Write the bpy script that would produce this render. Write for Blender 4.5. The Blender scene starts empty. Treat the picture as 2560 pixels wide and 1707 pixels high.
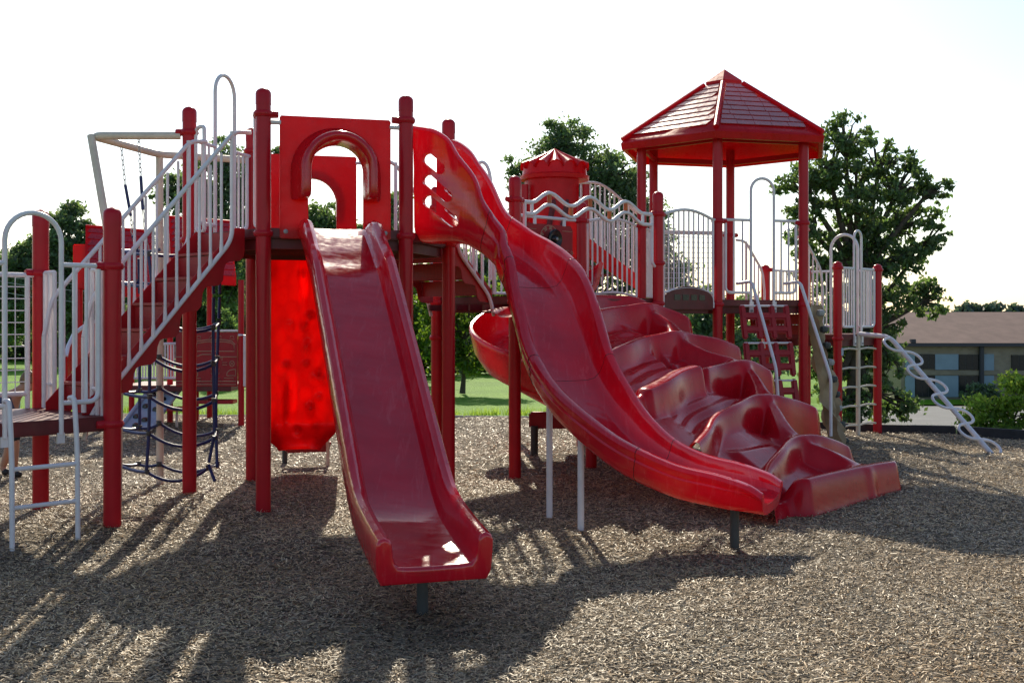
import bpy, bmesh, math, random
import numpy as np
from mathutils import Vector, Matrix
random.seed(7); rng = np.random.default_rng(11)
PI = math.pi
scene = bpy.context.scene
COL = scene.collection
CAM_H, FPX, HOR = 1.672, 2844.0, 790.0      # camera height, focal length and horizon row for a 2560 px wide frame

def pix(u, v, Y):
    """the point at depth Y that the survey photograph shows at u, v"""
    return Vector(((u - 1280.0) / FPX * Y, Y, CAM_H + (HOR - v) / FPX * Y))

def sstep(a, b, x):
    t = min(1.0, max(0.0, (x - a) / (b - a))); return t * t * (3 - 2 * t)

# ------------------------------------------------------------------ mesh builder
class MB:
    def __init__(s): s.v = []; s.f = []
    def add(s, vs, fs):
        o = len(s.v); s.v.extend([tuple(p) for p in vs]); s.f.extend([tuple(i + o for i in q) for q in fs]); return o
    def rings(s, rings, closed_ring=True, cap0=True, cap1=True, loop=False):
        n = len(rings[0]); vs = [p for r in rings for p in r]; fs = []; m = len(rings)
        for i in range(m if loop else m - 1):
            a, b = i * n, ((i + 1) % m) * n
            for j in range(n if closed_ring else n - 1):
                k = (j + 1) % n
                fs.append((a + j, a + k, b + k, b + j))
        if closed_ring and not loop:
            if cap0: fs.append(tuple(range(n - 1, -1, -1)))
            if cap1: fs.append(tuple(range((m - 1) * n, m * n)))
        return s.add(vs, fs)
    def tube(s, pts, r, seg=9, cap=True, loop=False):
        pts = [Vector(p) for p in pts]; m = len(pts)
        rr = r if isinstance(r, (list, tuple)) else [r] * m
        rings = []; nrm = None
        for i, p in enumerate(pts):
            if loop: t = pts[(i + 1) % m] - pts[i - 1]
            else: t = (pts[min(i + 1, m - 1)] - pts[max(i - 1, 0)])
            t = t.normalized() if t.length > 1e-9 else Vector((0, 0, 1))
            if nrm is None:
                nrm = Vector((0, 0, 1)) if abs(t.z) < .9 else Vector((1, 0, 0))
            nrm = (nrm - t * nrm.dot(t)); nrm = nrm.normalized() if nrm.length > 1e-6 else t.orthogonal().normalized()
            b = t.cross(nrm)
            rings.append([p + (nrm * math.cos(2 * PI * k / seg) + b * math.sin(2 * PI * k / seg)) * rr[i] for k in range(seg)])
        s.rings(rings, True, cap, cap, loop)
    def box(s, c, dx, dy, dz, ax=Vector((1, 0, 0)), ay=Vector((0, 1, 0)), az=Vector((0, 0, 1))):
        c = Vector(c); P = [c + ax * (dx * i) + ay * (dy * j) + az * (dz * k) for i in (-.5, .5) for j in (-.5, .5) for k in (-.5, .5)]
        s.add(P, [(0, 1, 3, 2), (4, 6, 7, 5), (0, 4, 5, 1), (2, 3, 7, 6), (0, 2, 6, 4), (1, 5, 7, 3)])
    def prism(s, poly, o, ax, ay, an, th):
        """polygon (x,y) in the plane o+ax*x+ay*y, thickness th along an, centred"""
        n = len(poly); o = Vector(o)
        A = [o + ax * x + ay * y - an * (th / 2) for x, y in poly]; B = [p + an * th for p in A]
        fs = [tuple(range(n - 1, -1, -1)), tuple(range(n, 2 * n))] + [(i, (i + 1) % n, n + (i + 1) % n, n + i) for i in range(n)]
        s.add(A + B, fs)
    def lathe(s, prof, c=(0, 0, 0), seg=20, a0=0.0, a1=2 * PI):
        c = Vector(c); full = abs(a1 - a0 - 2 * PI) < 1e-6; m = seg if full else seg + 1
        rings = [[c + Vector((r * math.cos(a0 + (a1 - a0) * k / seg), r * math.sin(a0 + (a1 - a0) * k / seg), z)) for r, z in prof] for k in range(m)]
        s.rings(rings, False, loop=full)
    def build(s, name, mat, parent=None, bevel=0, seg=2, smooth=True, ang=38, weld=False, fixn=False, world=None):
        me = bpy.data.meshes.new(name); me.from_pydata(s.v, [], s.f)
        if bevel or weld or fixn:
            bm = bmesh.new(); bm.from_mesh(me)
            if weld: bmesh.ops.remove_doubles(bm, verts=bm.verts, dist=1e-5)
            if fixn: bmesh.ops.recalc_face_normals(bm, faces=bm.faces)
            if bevel:
                bm.normal_update()
                es = [e for e in bm.edges if len(e.link_faces) == 2 and e.calc_face_angle(0) > math.radians(35)]
                bmesh.ops.bevel(bm, geom=es, offset=bevel, segments=seg, affect='EDGES', clamp_overlap=True)
            bm.to_mesh(me); bm.free()
        return link(name, me, mat, parent, smooth, ang)

def link(name, me, mat, parent=None, smooth=True, ang=38):
    if mat is not None: me.materials.append(mat)
    if smooth:
        me.polygons.foreach_set('use_smooth', [True] * len(me.polygons))
        me.set_sharp_from_angle(angle=math.radians(ang))
    ob = bpy.data.objects.new(name, me); COL.objects.link(ob)
    if parent is not None:
        ob.parent = parent
        if parent.parent is None: ob.matrix_parent_inverse = Matrix.Translation(-parent.location)
    return ob

def empty(name, loc, label, cat, group=None):
    o = bpy.data.objects.new(name, None); COL.objects.link(o); o.location = loc; o.empty_display_size = .2
    return tag(o, label, cat, group)
def tag(o, label=None, cat=None, group=None, kind=None):
    if label: o['label'] = label
    if cat: o['category'] = cat
    if group: o['group'] = group
    if kind: o['kind'] = kind
    return o

def np_mesh(name, verts, faces, mat, parent=None, smooth=False, col=None):
    """verts (n,3), faces (m,k) arrays"""
    me = bpy.data.meshes.new(name); nv, (nf, k) = len(verts), faces.shape
    me.vertices.add(nv); me.vertices.foreach_set('co', np.ascontiguousarray(verts, dtype=np.float32).ravel())
    me.loops.add(nf * k); me.loops.foreach_set('vertex_index', np.ascontiguousarray(faces, dtype=np.int32).ravel())
    me.polygons.add(nf); me.polygons.foreach_set('loop_start', np.arange(0, nf * k, k, dtype=np.int32))
    me.update(calc_edges=True)
    if col is not None:
        at = me.color_attributes.new('Col', 'FLOAT_COLOR', 'POINT')
        at.data.foreach_set('color', np.ascontiguousarray(col, dtype=np.float32).ravel())
    if smooth: me.polygons.foreach_set('use_smooth', [True] * nf)
    return link(name, me, mat, parent, False)

def fillet(pts, r, n=5):
    pts = [Vector(p) for p in pts]; out = [pts[0]]
    for i in range(1, len(pts) - 1):
        a, b, c = pts[i - 1], pts[i], pts[i + 1]
        ri = min(r, (a - b).length * .49, (c - b).length * .49)
        p = b + (a - b).normalized() * ri; q = b + (c - b).normalized() * ri
        for k in range(n + 1):
            t = k / n; out.append(p * (1 - t) ** 2 + b * 2 * t * (1 - t) + q * t * t)
    out.append(pts[-1]); return out
def crom(P, m):
    """Catmull-Rom through tuples, m samples per span"""
    P = [np.array(p, float) for p in P]; Q = [2 * P[0] - P[1]] + P + [2 * P[-1] - P[-2]]; out = []
    for i in range(1, len(Q) - 2):
        p0, p1, p2, p3 = Q[i - 1:i + 3]
        for k in range(m):
            t = k / m
            out.append(.5 * (2 * p1 + (p2 - p0) * t + (2 * p0 - 5 * p1 + 4 * p2 - p3) * t * t + (3 * p1 - p0 - 3 * p2 + p3) * t ** 3))
    out.append(P[-1]); return out
def arc(c, ax, ay, r, a0, a1, n):
    c = Vector(c); return [c + ax * (r * math.cos(a0 + (a1 - a0) * k / n)) + ay * (r * math.sin(a0 + (a1 - a0) * k / n)) for k in range(n + 1)]
UP = Vector((0, 0, 1))
def xy(p, z): return Vector((p[0], p[1], z))

# ------------------------------------------------------------------ terrain heights
def ground(X, Y):
    z = .085 * math.exp(-((X + 3.4) ** 2 + (Y - 9.0) ** 2) / 2.2)
    z += .018 * math.sin(1.7 * X + .6) * math.sin(1.3 * Y + 1.1) + .012 * math.sin(3.1 * X - 2.2 * Y)
    z -= .045 * math.exp(-((X + .42) ** 2 + (Y - 5.95) ** 2) / .35) + .04 * math.exp(-((X - 1.9) ** 2 + (Y - 8.0) ** 2) / .35)
    z -= .13 * sstep(3, 6, X) * sstep(12, 16, Y)
    if Y > 17:
        k = sstep(.14, .27, X / Y)
        z += -.018 * max(0, Y - 19.5) * (1 - k) - .0745 * max(0, min(Y, 124) - 17.5) * k
        if Y > 75: z += (1 - k) * .01 * (Y - 75)
    return z

# ------------------------------------------------------------------ materials
def newmat(name):
    m = bpy.data.materials.new(name); m.use_nodes = True; nt = m.node_tree
    for n in list(nt.nodes): nt.nodes.remove(n)
    out = nt.nodes.new('ShaderNodeOutputMaterial'); return m, nt, out
class NT:
    def __init__(s, nt): s.nt = nt
    def n(s, t, **kw):
        nd = s.nt.nodes.new(t)
        for k, v in kw.items():
            if k.startswith('i_'): nd.inputs[k[2:].replace('_', ' ')].default_value = v
            else: setattr(nd, k, v)
        return nd
    def l(s, a, ao, b, bi): s.nt.links.new(a.outputs[ao], b.inputs[bi])
    def coord(s, out='Object', scale=(1, 1, 1)):
        c = s.n('ShaderNodeTexCoord'); m = s.n('ShaderNodeMapping'); m.inputs['Scale'].default_value = scale
        s.l(c, out, m, 'Vector'); return m
    def noise(s, vec, scale, detail=4, rough=.55, dist=0):
        n = s.n('ShaderNodeTexNoise'); n.inputs['Scale'].default_value = scale; n.inputs['Detail'].default_value = detail
        n.inputs['Roughness'].default_value = rough; n.inputs['Distortion'].default_value = dist
        if vec is not None: s.l(vec, 'Vector', n, 'Vector')
        return n
    def ramp(s, src, so, stops):
        r = s.n('ShaderNodeValToRGB'); e = r.color_ramp.elements
        while len(e) < len(stops): e.new(.5)
        for k, (p, c) in enumerate(stops): e[k].position = p; e[k].color = (*c, 1) if len(c) == 3 else c
        s.l(src, so, r, 'Fac'); return r
    def bump(s, src, so, strength, dist=.01, normal=None):
        b = s.n('ShaderNodeBump'); b.inputs['Strength'].default_value = strength; b.inputs['Distance'].default_value = dist
        s.l(src, so, b, 'Height')
        if normal: s.l(normal, 'Normal', b, 'Normal')
        return b
def g3(x): return (x, x, x)

def paint(name, base, rough=.35, var=.18, bump=.04, spec=.5, coat=0, scale=9, dirt=.0, dirtcol=(.12, .09, .07)):
    m, nt, out = newmat(name); T = NT(nt); c = T.coord()
    n = T.noise(c, scale, 5); r = T.ramp(n, 'Fac', [(.3, tuple(x * (1 - var) for x in base)), (.7, tuple(min(1, x * (1 + var)) for x in base))])
    p = T.n('ShaderNodeBsdfPrincipled'); last = r
    if dirt:
        d = T.noise(c, 3.3, 8, .7); dr = T.ramp(d, 'Fac', [(.52, g3(0)), (.75, g3(dirt))])
        mx = T.n('ShaderNodeMixRGB'); mx.inputs['Color2'].default_value = (*dirtcol, 1)
        T.l(dr, 'Color', mx, 'Fac'); T.l(r, 'Color', mx, 'Color1'); last = mx
    T.l(last, 'Color', p, 'Base Color')
    n2 = T.noise(c, 40, 3); rr = T.ramp(n2, 'Fac', [(.3, g3(rough * .94)), (.7, g3(min(1, rough * 1.06)))])
    T.l(rr, 'Color', p, 'Roughness'); p.inputs['Specular IOR Level'].default_value = spec
    if coat: p.inputs['Coat Weight'].default_value = coat; p.inputs['Coat Roughness'].default_value = .12
    if bump > .015: n3 = T.noise(c, 90, 2); b = T.bump(n3, 'Fac', bump, .004); T.l(b, 'Normal', p, 'Normal')
    T.l(p, 'BSDF', out, 'Surface'); return m

def plastic(name, base, trans, tmix=.3, rough=.22, scuff=.35, wave=.25, coat=.62, spec=.6, wsc=(1, 1, 1), cior=1.6, pale=.07):
    """glossy rotomoulded plastic that lets some sun through"""
    m, nt, out = newmat(name); T = NT(nt); c = T.coord()
    n = T.noise(c, 3.0, 6, .6); r = T.ramp(n, 'Fac', [(.3, tuple(x * .82 for x in base)), (.72, tuple(x * 1.15 for x in base))])
    sc = T.coord('Object', (22, 5, 5)); s1 = T.noise(T.coord('Object', (9, 1.5, 1.5)), 2.6, 9, .72, .5); sr = T.ramp(s1, 'Fac', [(.54, g3(0)), (.70, g3(1))])
    mx = T.n('ShaderNodeMixRGB'); mx.inputs['Color2'].default_value = (min(.9, base[0] * 1.1 + .05), base[1] + pale, base[2] + pale, 1)
    k = T.n('ShaderNodeMath', operation='MULTIPLY'); k.inputs[1].default_value = scuff; T.l(sr, 'Color', k, 0)
    T.l(k, 'Value', mx, 'Fac'); T.l(r, 'Color', mx, 'Color1')
    p = T.n('ShaderNodeBsdfPrincipled'); T.l(mx, 'Color', p, 'Base Color')
    rn = T.noise(c, 14, 6, .65); rr = T.ramp(rn, 'Fac', [(.35, g3(rough * .65)), (.75, g3(rough * 1.7))]); T.l(rr, 'Color', p, 'Roughness')
    p.inputs['Specular IOR Level'].default_value = spec; p.inputs['Coat Weight'].default_value = coat; p.inputs['Coat Roughness'].default_value = .09; p.inputs['Coat IOR'].default_value = cior
    w = T.noise(T.coord('Object', wsc), 5.5, 2, .5); b0 = T.bump(w, 'Fac', wave, .03)
    s3 = T.noise(sc, 30, 3, .6); b1 = T.bump(s3, 'Fac', .06, .003, b0); T.l(b1, 'Normal', p, 'Normal'); T.l(b0, 'Normal', p, 'Coat Normal')
    t = T.n('ShaderNodeBsdfTranslucent'); t.inputs['Color'].default_value = (*trans, 1); T.l(b0, 'Normal', t, 'Normal')
    ms = T.n('ShaderNodeMixShader'); ms.inputs['Fac'].default_value = tmix
    T.l(p, 'BSDF', ms, 1); T.l(t, 'BSDF', ms, 2); T.l(ms, 'Shader', out, 'Surface'); return m

def leafmat(name, base, trans, tmix=.42, var=.5):
    m, nt, out = newmat(name); T = NT(nt); c = T.coord()
    n = T.noise(c, 1.1, 3); a = T.n('ShaderNodeAttribute', attribute_name='Col'); 
    r = T.ramp(n, 'Fac', [(.3, tuple(x * (1 - var) for x in base)), (.7, tuple(x * (1 + var) for x in base))])
    mu = T.n('ShaderNodeMixRGB', blend_type='MULTIPLY'); mu.inputs['Fac'].default_value = 1; T.l(r, 'Color', mu, 'Color1'); T.l(a, 'Color', mu, 'Color2')
    p = T.n('ShaderNodeBsdfPrincipled'); p.inputs['Roughness'].default_value = .5; p.inputs['Specular IOR Level'].default_value = .35; T.l(mu, 'Color', p, 'Base Color')
    t = T.n('ShaderNodeBsdfTranslucent'); mt = T.n('ShaderNodeMixRGB', blend_type='MULTIPLY'); mt.inputs['Fac'].default_value = 1
    mt.inputs['Color1'].default_value = (*trans, 1); T.l(a, 'Color', mt, 'Color2'); T.l(mt, 'Color', t, 'Color')
    ms = T.n('ShaderNodeMixShader'); ms.inputs['Fac'].default_value = tmix
    T.l(p, 'BSDF', ms, 1); T.l(t, 'BSDF', ms, 2); T.l(ms, 'Shader', out, 'Surface'); return m

RED = (.235, .0065, .010)
M = {}
M['post'] = paint('red_powder_coat', (.50, .011, .022), .3, .06, .012, dirt=.04, dirtcol=(.25,.05,.04), spec=.25)
M['redmetal'] = paint('red_painted_steel', (.42, .011, .018), .42, .12, .05, dirt=.2, spec=.35)
M['deck'] = paint('dark_red_deck_coating', (.13, .009, .013), .5, .2, .15, dirt=.4)
M['white'] = paint('white_powder_coat', (.80, .76, .79), .32, .06, .03, dirt=.18, dirtcol=(.3, .26, .22))
M['cream'] = paint('cream_powder_coat', (.72, .62, .5), .4, .08, .03, dirt=.2)
M['plastic'] = plastic('red_slide_plastic', (.76, .013, .042), (1, .015, .012), .34)
M['slide'] = plastic('polished_red_slide_plastic', (.72, .008, .032), (1, .015, .012), .34, .17, .7, .16, coat=.8, wsc=(.5, 1.3, 1.3), cior=1.65, pale=.11)
M['wall'] = plastic('red_panel_plastic', (.66, .008, .016), (1, .018, .007), .28, .32, .12, .10, coat=.05, spec=.22)
M['climb'] = plastic('red_climber_plastic', (.58, .008, .020), (.9, .012, .010), .16, .2, .12, .06, coat=.2, spec=.2, cior=1.45)
M['hdpe'] = paint('red_sheet_plastic', (.36, .012, .02), .45, .1, .05, dirt=.2, spec=.35)
M['rope'] = paint('blue_rope_sleeve', (.012, .02, .12), .4, .2, .2)
M['steel'] = paint('galvanised_steel', (.32, .32, .33), .35, .15, .1, .8)
M['greysteel'] = paint('dark_grey_steel', (.05, .055, .055), .5, .2, .1)
M['black'] = paint('black_plastic', (.008, .008, .009), .25, .1, .03)
M['orange'] = paint('orange_roller_plastic', (.55, .11, .012), .4, .1, .03)
M['engrave'] = paint('tan_engraving', (.5, .3, .2), .6, .1, .03)
M['stone'] = paint('tan_moulded_stone', (.30, .20, .105), .7, .35, .5, scale=5)
M['bark'] = paint('tree_bark', (.06, .048, .036), .85, .4, .7, scale=14)
M['skin'] = paint('skin', (.45, .24, .16), .5, .08, .02)
M['shirt'] = paint('blue_cotton', (.06, .09, .17), .85, .2, .1)
M['shorts'] = paint('dark_cotton', (.018, .022, .035), .85, .2, .1)
M['shoe'] = paint('black_shoe', (.012, .012, .013), .6, .2, .1)
M['hair'] = paint('fair_hair', (.2, .12, .055), .6, .3, .3, scale=40)
M['timber'] = paint('dark_edging_timber', (.028, .025, .028), .7, .3, .3)
M['wire'] = paint('pale_cable', (.35, .35, .36), .5, .1, .02)
M['blueslope'] = paint('pale_blue_climbing_slope', (.38, .45, .55), .45, .08, .05, dirt=.2)
M['leaf'] = leafmat('dark_leaves', (.10, .145, .095), (.27, .40, .11), .46)
M['leafnear'] = leafmat('glossy_green_leaves', (.085, .13, .07), (.24, .37, .08), .45)
M['leafyoung'] = leafmat('bright_maple_leaves', (.05, .09, .02), (.26, .42, .03), .45)
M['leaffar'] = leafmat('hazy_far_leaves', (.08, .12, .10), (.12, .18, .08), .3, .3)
M['shrub'] = leafmat('light_green_shrub_leaves', (.11, .19, .035), (.48, .68, .08), .5)
# ------------------------------------------------------------------ ground materials
def mulch_mat():
    m, nt, out = newmat('wood_mulch'); T = NT(nt); c = T.coord()
    v = T.n('ShaderNodeTexVoronoi', feature='F1'); v.inputs['Scale'].default_value = 38
    w = T.noise(c, 9, 3); mp = T.n('ShaderNodeMixRGB', blend_type='ADD'); mp.inputs['Fac'].default_value = .06
    T.l(c, 'Vector', mp, 'Color1'); T.l(w, 'Color', mp, 'Color2'); T.l(mp, 'Color', v, 'Vector')
    r = T.ramp(v, 'Color', [(.1, (.05, .04, .032)), (.5, (.20, .165, .12)), (.9, (.42, .35, .26))])
    n = T.noise(c, .9, 6); mu = T.n('ShaderNodeMixRGB', blend_type='MULTIPLY'); mu.inputs['Fac'].default_value = .7
    rr = T.ramp(n, 'Fac', [(.3, (.5, .47, .43)), (.7, (1, .95, .88))]); T.l(r, 'Color', mu, 'Color1'); T.l(rr, 'Color', mu, 'Color2')
    p = T.n('ShaderNodeBsdfPrincipled'); p.inputs['Roughness'].default_value = .85; p.inputs['Specular IOR Level'].default_value = .2
    T.l(mu, 'Color', p, 'Base Color'); b = T.bump(v, 'Distance', .9, .03); n2 = T.noise(c, 60, 4); b2 = T.bump(n2, 'Fac', .6, .01, b)
    T.l(b2, 'Normal', p, 'Normal'); T.l(p, 'BSDF', out, 'Surface'); return m
def grass_mat():
    m, nt, out = newmat('lawn_grass'); T = NT(nt); c = T.coord()
    n = T.noise(c, .35, 8, .65); n2 = T.noise(c, 18, 4, .7)
    r = T.ramp(n, 'Fac', [(.3, (.10, .25, .006)), (.55, (.16, .36, .010)), (.75, (.24, .42, .02))])
    r2 = T.ramp(n2, 'Fac', [(.3, g3(.55)), (.7, g3(1.25))]); mu = T.n('ShaderNodeMixRGB', blend_type='MULTIPLY'); mu.inputs['Fac'].default_value = 1
    T.l(r, 'Color', mu, 'Color1'); T.l(r2, 'Color', mu, 'Color2')
    p = T.n('ShaderNodeBsdfPrincipled'); p.inputs['Roughness'].default_value = .8; T.l(mu, 'Color', p, 'Base Color')
    p.inputs['Specular IOR Level'].default_value = .2
    b = T.bump(n2, 'Fac', .8, .05); T.l(b, 'Normal', p, 'Normal'); T.l(p, 'BSDF', out, 'Surface'); return m
def asphalt_mat():
    m, nt, out = newmat('old_grey_asphalt'); T = NT(nt); c = T.coord(); n = T.noise(c, .5, 8, .65); n2 = T.noise(c, 60, 3)
    r = T.ramp(n, 'Fac', [(.3, g3(.10)), (.7, g3(.17))]); p = T.n('ShaderNodeBsdfPrincipled'); p.inputs['Roughness'].default_value = .8
    T.l(r, 'Color', p, 'Base Color'); b = T.bump(n2, 'Fac', .4, .01); T.l(b, 'Normal', p, 'Normal'); T.l(p, 'BSDF', out, 'Surface'); return m
M['mulch'] = mulch_mat(); M['grass'] = grass_mat(); M['asphalt'] = asphalt_mat()

def sheet(name, xs, ys, mat, dz=0.0, keep=None):
    vs = np.array([(x, y, ground(x, y) + dz) for y in ys for x in xs]); nx = len(xs); F = []
    for j in range(len(ys) - 1):
        for i in range(nx - 1):
            if keep is None or keep((xs[i] + xs[i + 1]) / 2, (ys[j] + ys[j + 1]) / 2): F.append((j * nx + i, j * nx + i + 1, (j + 1) * nx + i + 1, (j + 1) * nx + i))
    return tag(np_mesh(name, vs, np.array(F), mat, smooth=True), kind='structure')
def spaced(a, b, n, p=1.0):
    return [a + (b - a) * (k / n) ** p for k in range(n + 1)]
# one large lawn sheet out to the horizon
xs = [-900, -500, -260, -140, -90, -60] + spaced(-45, 60, 70) + [90, 140, 260, 500, 900]
ys = [-30, -10, 0] + spaced(6, 30, 20) + spaced(34, 130, 32) + [160, 230, 400, 800, 1500]
sheet('lawn', xs, ys, M['grass'], -.06)
EDGE = [(-16, 20.2), (-9, 19.6), (-5, 19.3), (-2, 19.05), (-.8, 18.95), (.4, 18.75), (2, 18.6), (4, 18.4), (5.1, 17.85), (6.3, 17.35), (7.6, 16.8), (9.4, 15.9), (12, 14)]
def edgeY(x):
    for (x0, y0), (x1, y1) in zip(EDGE, EDGE[1:]):
        if x0 <= x <= x1: return y0 + (y1 - y0) * (x - x0) / (x1 - x0)
    return EDGE[0][1] if x < EDGE[0][0] else EDGE[-1][1]
# mulch bed: rows that follow the edge
vs = []; xs = spaced(-15.5, 11.8, 140); rows = 90; F = []
for j in range(rows + 1):
    for x in xs:
        y = 1.5 + (edgeY(x) - 1.5) * j / rows; vs.append((x, y, ground(x, y)))
nx = len(xs)
for j in range(rows):
    for i in range(nx - 1): F.append((j * nx + i, j * nx + i + 1, (j + 1) * nx + i + 1, (j + 1) * nx + i))
tag(np_mesh('mulch_ground', np.array(vs), np.array(F), M['mulch'], smooth=True), kind='structure')
# parking lot
vs = []; F = []; rows = 60
for j in range(rows + 1):
    y = 17.0 + (118 - 17.0) * (j / rows) ** 1.4
    x0 = max(.285 * y + .4, 5.3)
    for i in range(25):
        x = x0 + (70 + .3 * y - x0) * (i / 24) ** 1.3
        yy = max(y, edgeY(x) + .35); vs.append((x, yy, ground(x, yy) - .02))
for j in range(rows):
    for i in range(24): F.append((j * 25 + i, j * 25 + i + 1, (j + 1) * 25 + i + 1, (j + 1) * 25 + i))
tag(np_mesh('parking_lot', np.array(vs), np.array(F), M['asphalt'], smooth=True), kind='structure')
# edging kerb made of short dark boards
k = MB(); seg = []
x = 3.6
while x < 11.6:
    x1 = x + 1.05; A = Vector((x, edgeY(x) + .08, ground(x, edgeY(x)))); B = Vector((x1 - .02, edgeY(x1 - .02) + .08, ground(x1, edgeY(x1))))
    d = (B - A); L = d.length; d.normalize(); w = Vector((-d.y, d.x, 0)).normalized(); k.box((A + B) / 2 + UP * .02, L, .12, .20, d, w, w.cross(d) * -1 if w.cross(d).z < 0 else d.cross(w)); x = x1
k.build('kerb', M['timber'], bevel=.02); tag(bpy.data.objects['kerb'], kind='structure')
k = MB()
for (x0, y0), (x1, y1) in zip(EDGE[:8], EDGE[1:8]):
    A = Vector((x0, y0 + .06, ground(x0, y0) - .0)); B = Vector((x1, y1 + .06, ground(x1, y1))); d = B - A; L = d.length; d.normalize(); w = Vector((-d.y, d.x, 0)).normalized()
    k.box((A + B) / 2 - UP * .03, L, .08, .10, d, w, d.cross(w))
tag(k.build('kerb', paint('pale_concrete', (.4, .4, .38), .8, .1, .2), bevel=.015), kind='structure')

# loose wood chips
def chips():
    N = []
    def zone(n, y0, y1, size):
        y = np.sqrt(rng.uniform(y0 ** 2, y1 ** 2, n)); x = rng.uniform(-.56, .56, n) * y; N.append((x, y, np.full(n, size)))
    zone(120000, 3.8, 7.6, .8); zone(110000, 7.6, 12.0, .95); zone(60000, 12.0, 18.6, 1.35)
    yy = np.sqrt(rng.uniform(4.5 ** 2, 17 ** 2, 70000)); xx = rng.uniform(.55, 1.15, 70000) * yy * rng.choice([-1, 1], 70000); N.append((xx, yy, np.full(70000, 1.25)))
    x = np.concatenate([a[0] for a in N]); y = np.concatenate([a[1] for a in N]); s = np.concatenate([a[2] for a in N])
    ok = np.array([y_ < edgeY(x_) - .05 for x_, y_ in zip(x, y)]) & (x < 11) & (x > -15); x, y, s = x[ok], y[ok], s[ok]; n = len(x)
    z = np.array([ground(a, b) for a, b in zip(x, y)])
    L = rng.gamma(3, .0098, n).clip(.008, .095) * s; W = rng.uniform(.003, .0085, n) * s; yaw = rng.uniform(0, 2 * PI, n)
    pitch = rng.normal(0, .22, n); roll = rng.normal(0, .38, n)
    d = np.stack([np.cos(yaw) * np.cos(pitch), np.sin(yaw) * np.cos(pitch), np.sin(pitch)], 1)
    up = np.stack([-np.cos(yaw) * np.sin(pitch), -np.sin(yaw) * np.sin(pitch), np.cos(pitch)], 1); lat = np.cross(up, d)
    w = lat * np.cos(roll)[:, None] + up * np.sin(roll)[:, None]; nn = np.cross(d, w)
    c = np.stack([x, y, z + rng.uniform(.003, .02, n)], 1); bend = (rng.normal(0, .12, n) * L)[:, None] * nn
    wj = rng.uniform(.4, 1, n)[:, None]
    P = np.stack([c - d * (L / 2)[:, None] - w * (W / 2)[:, None] * wj, c - d * (L / 2)[:, None] + w * (W / 2)[:, None], c + bend - w * (W / 2)[:, None], c + bend + w * (W / 2)[:, None],
                  c + d * (L / 2)[:, None] - w * (W / 2)[:, None], c + d * (L / 2)[:, None] + w * (W / 2)[:, None] * wj], 1).reshape(-1, 3)
    i = np.arange(n)[:, None] * 6; F = np.concatenate([i + np.array([0, 2, 3, 1]), i + np.array([2, 4, 5, 3])], 0)
    pal = np.array([(.72, .54, .31), (.60, .44, .25), (.42, .31, .185), (.82, .66, .43), (.48, .40, .30), (.14, .10, .06), (.58, .36, .16)])
    cc = pal[rng.choice(len(pal), n, p=[.22, .22, .19, .09, .11, .11, .06])] * rng.uniform(.8, 1.15, (n, 1))
    pat = .5 + .5 * np.sin(x * .9 + 2 * np.sin(y * .7)) * np.sin(y * 1.1 + 1.3); pat2 = .5 + .5 * np.sin(x * 1.9 - y * .8 + 2 * np.sin(x * .6)) * np.sin(y * 2.3 + x); cc *= (.74 + .34 * pat)[:, None] * (1 - .28 * pat2[:, None] * np.array([.25, .6, 1.])); exit_dark = np.exp(-((x + .42) ** 2 + (y - 6.0) ** 2) / .5) + .8 * np.exp(-((x - 1.8) ** 2 + (y - 7.9) ** 2) / .6); cc *= (1 - .4 * exit_dark.clip(0, 1))[:, None]  # chips coloured darker around both slide exits
    col = np.concatenate([np.repeat(cc, 6, 0), np.ones((n * 6, 1))], 1)
    m, nt, out = newmat('loose_wood_chips'); T = NT(nt); a = T.n('ShaderNodeAttribute', attribute_name='Col')
    p = T.n('ShaderNodeBsdfPrincipled'); p.inputs['Roughness'].default_value = .5; p.inputs['Specular IOR Level'].default_value = .4
    T.l(a, 'Color', p, 'Base Color'); T.l(p, 'BSDF', out, 'Surface')
    tag(np_mesh('wood_chips', P, F, m, col=col), 'loose splintered wood chips covering the play area', 'wood chips', kind='stuff')
chips()
# ------------------------------------------------------------------ layout of the big play structure (metres)
TH = math.radians(-104.6); S = 1.22
def hexv(c, r, k): return Vector((c[0] + r * math.cos(TH + k * PI / 3), c[1] + r * math.sin(TH + k * PI / 3), 0))
C1 = (-1.797, 10.81); C2 = (2.923, 15.654)
H1 = [hexv(C1, S, k) for k in range(6)]      # P1 P2 B D A C
H2 = [hexv(C2, S, k) for k in range(6)]      # N R BR BK BL L
P1, P2, PB, PD, PA, PC = H1; N_, R_, BR, BK, BL, L_ = H2
TT = Vector((.702, .712, 0)); NN = Vector((.712, -.702, 0))      # along the bridge deck, and out towards the big climber
pa = Vector((.03, 11.83, 0)); pc = Vector((1.735, 13.52, 0)); pd = pa - NN * 1.22; pb = Vector((.885, 14.47, 0)); pm = (pa + pc) / 2
pmd = (pd + pb) / 2
F_ = Vector((-3.05, 8.68, 0)); G_ = Vector((-3.94, 9.51, 0)); WW = Vector((-.702, -.712, 0)); QQ = Vector((.712, -.702, 0))
Hf = F_ + WW * 1.22; Ig = G_ + WW * 1.22
r1 = Vector((4.767, 16.65, 0)); r2 = Vector((5.63, 17.52, 0)); r1b = r1 - NN * 1.22; r2b = r2 - NN * 1.22
Z1, ZR1, Z2, ZR2, Z0, ZR0, Z3, ZR3 = 2.42, 3.36, 1.88, 2.88, .91, 1.93, 1.40, 2.38
ROOT = empty('play_structure', (0, 11, 0), 'large red playground structure with slides, stairs and peaked hexagonal roof on wood mulch', 'play structure')

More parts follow.
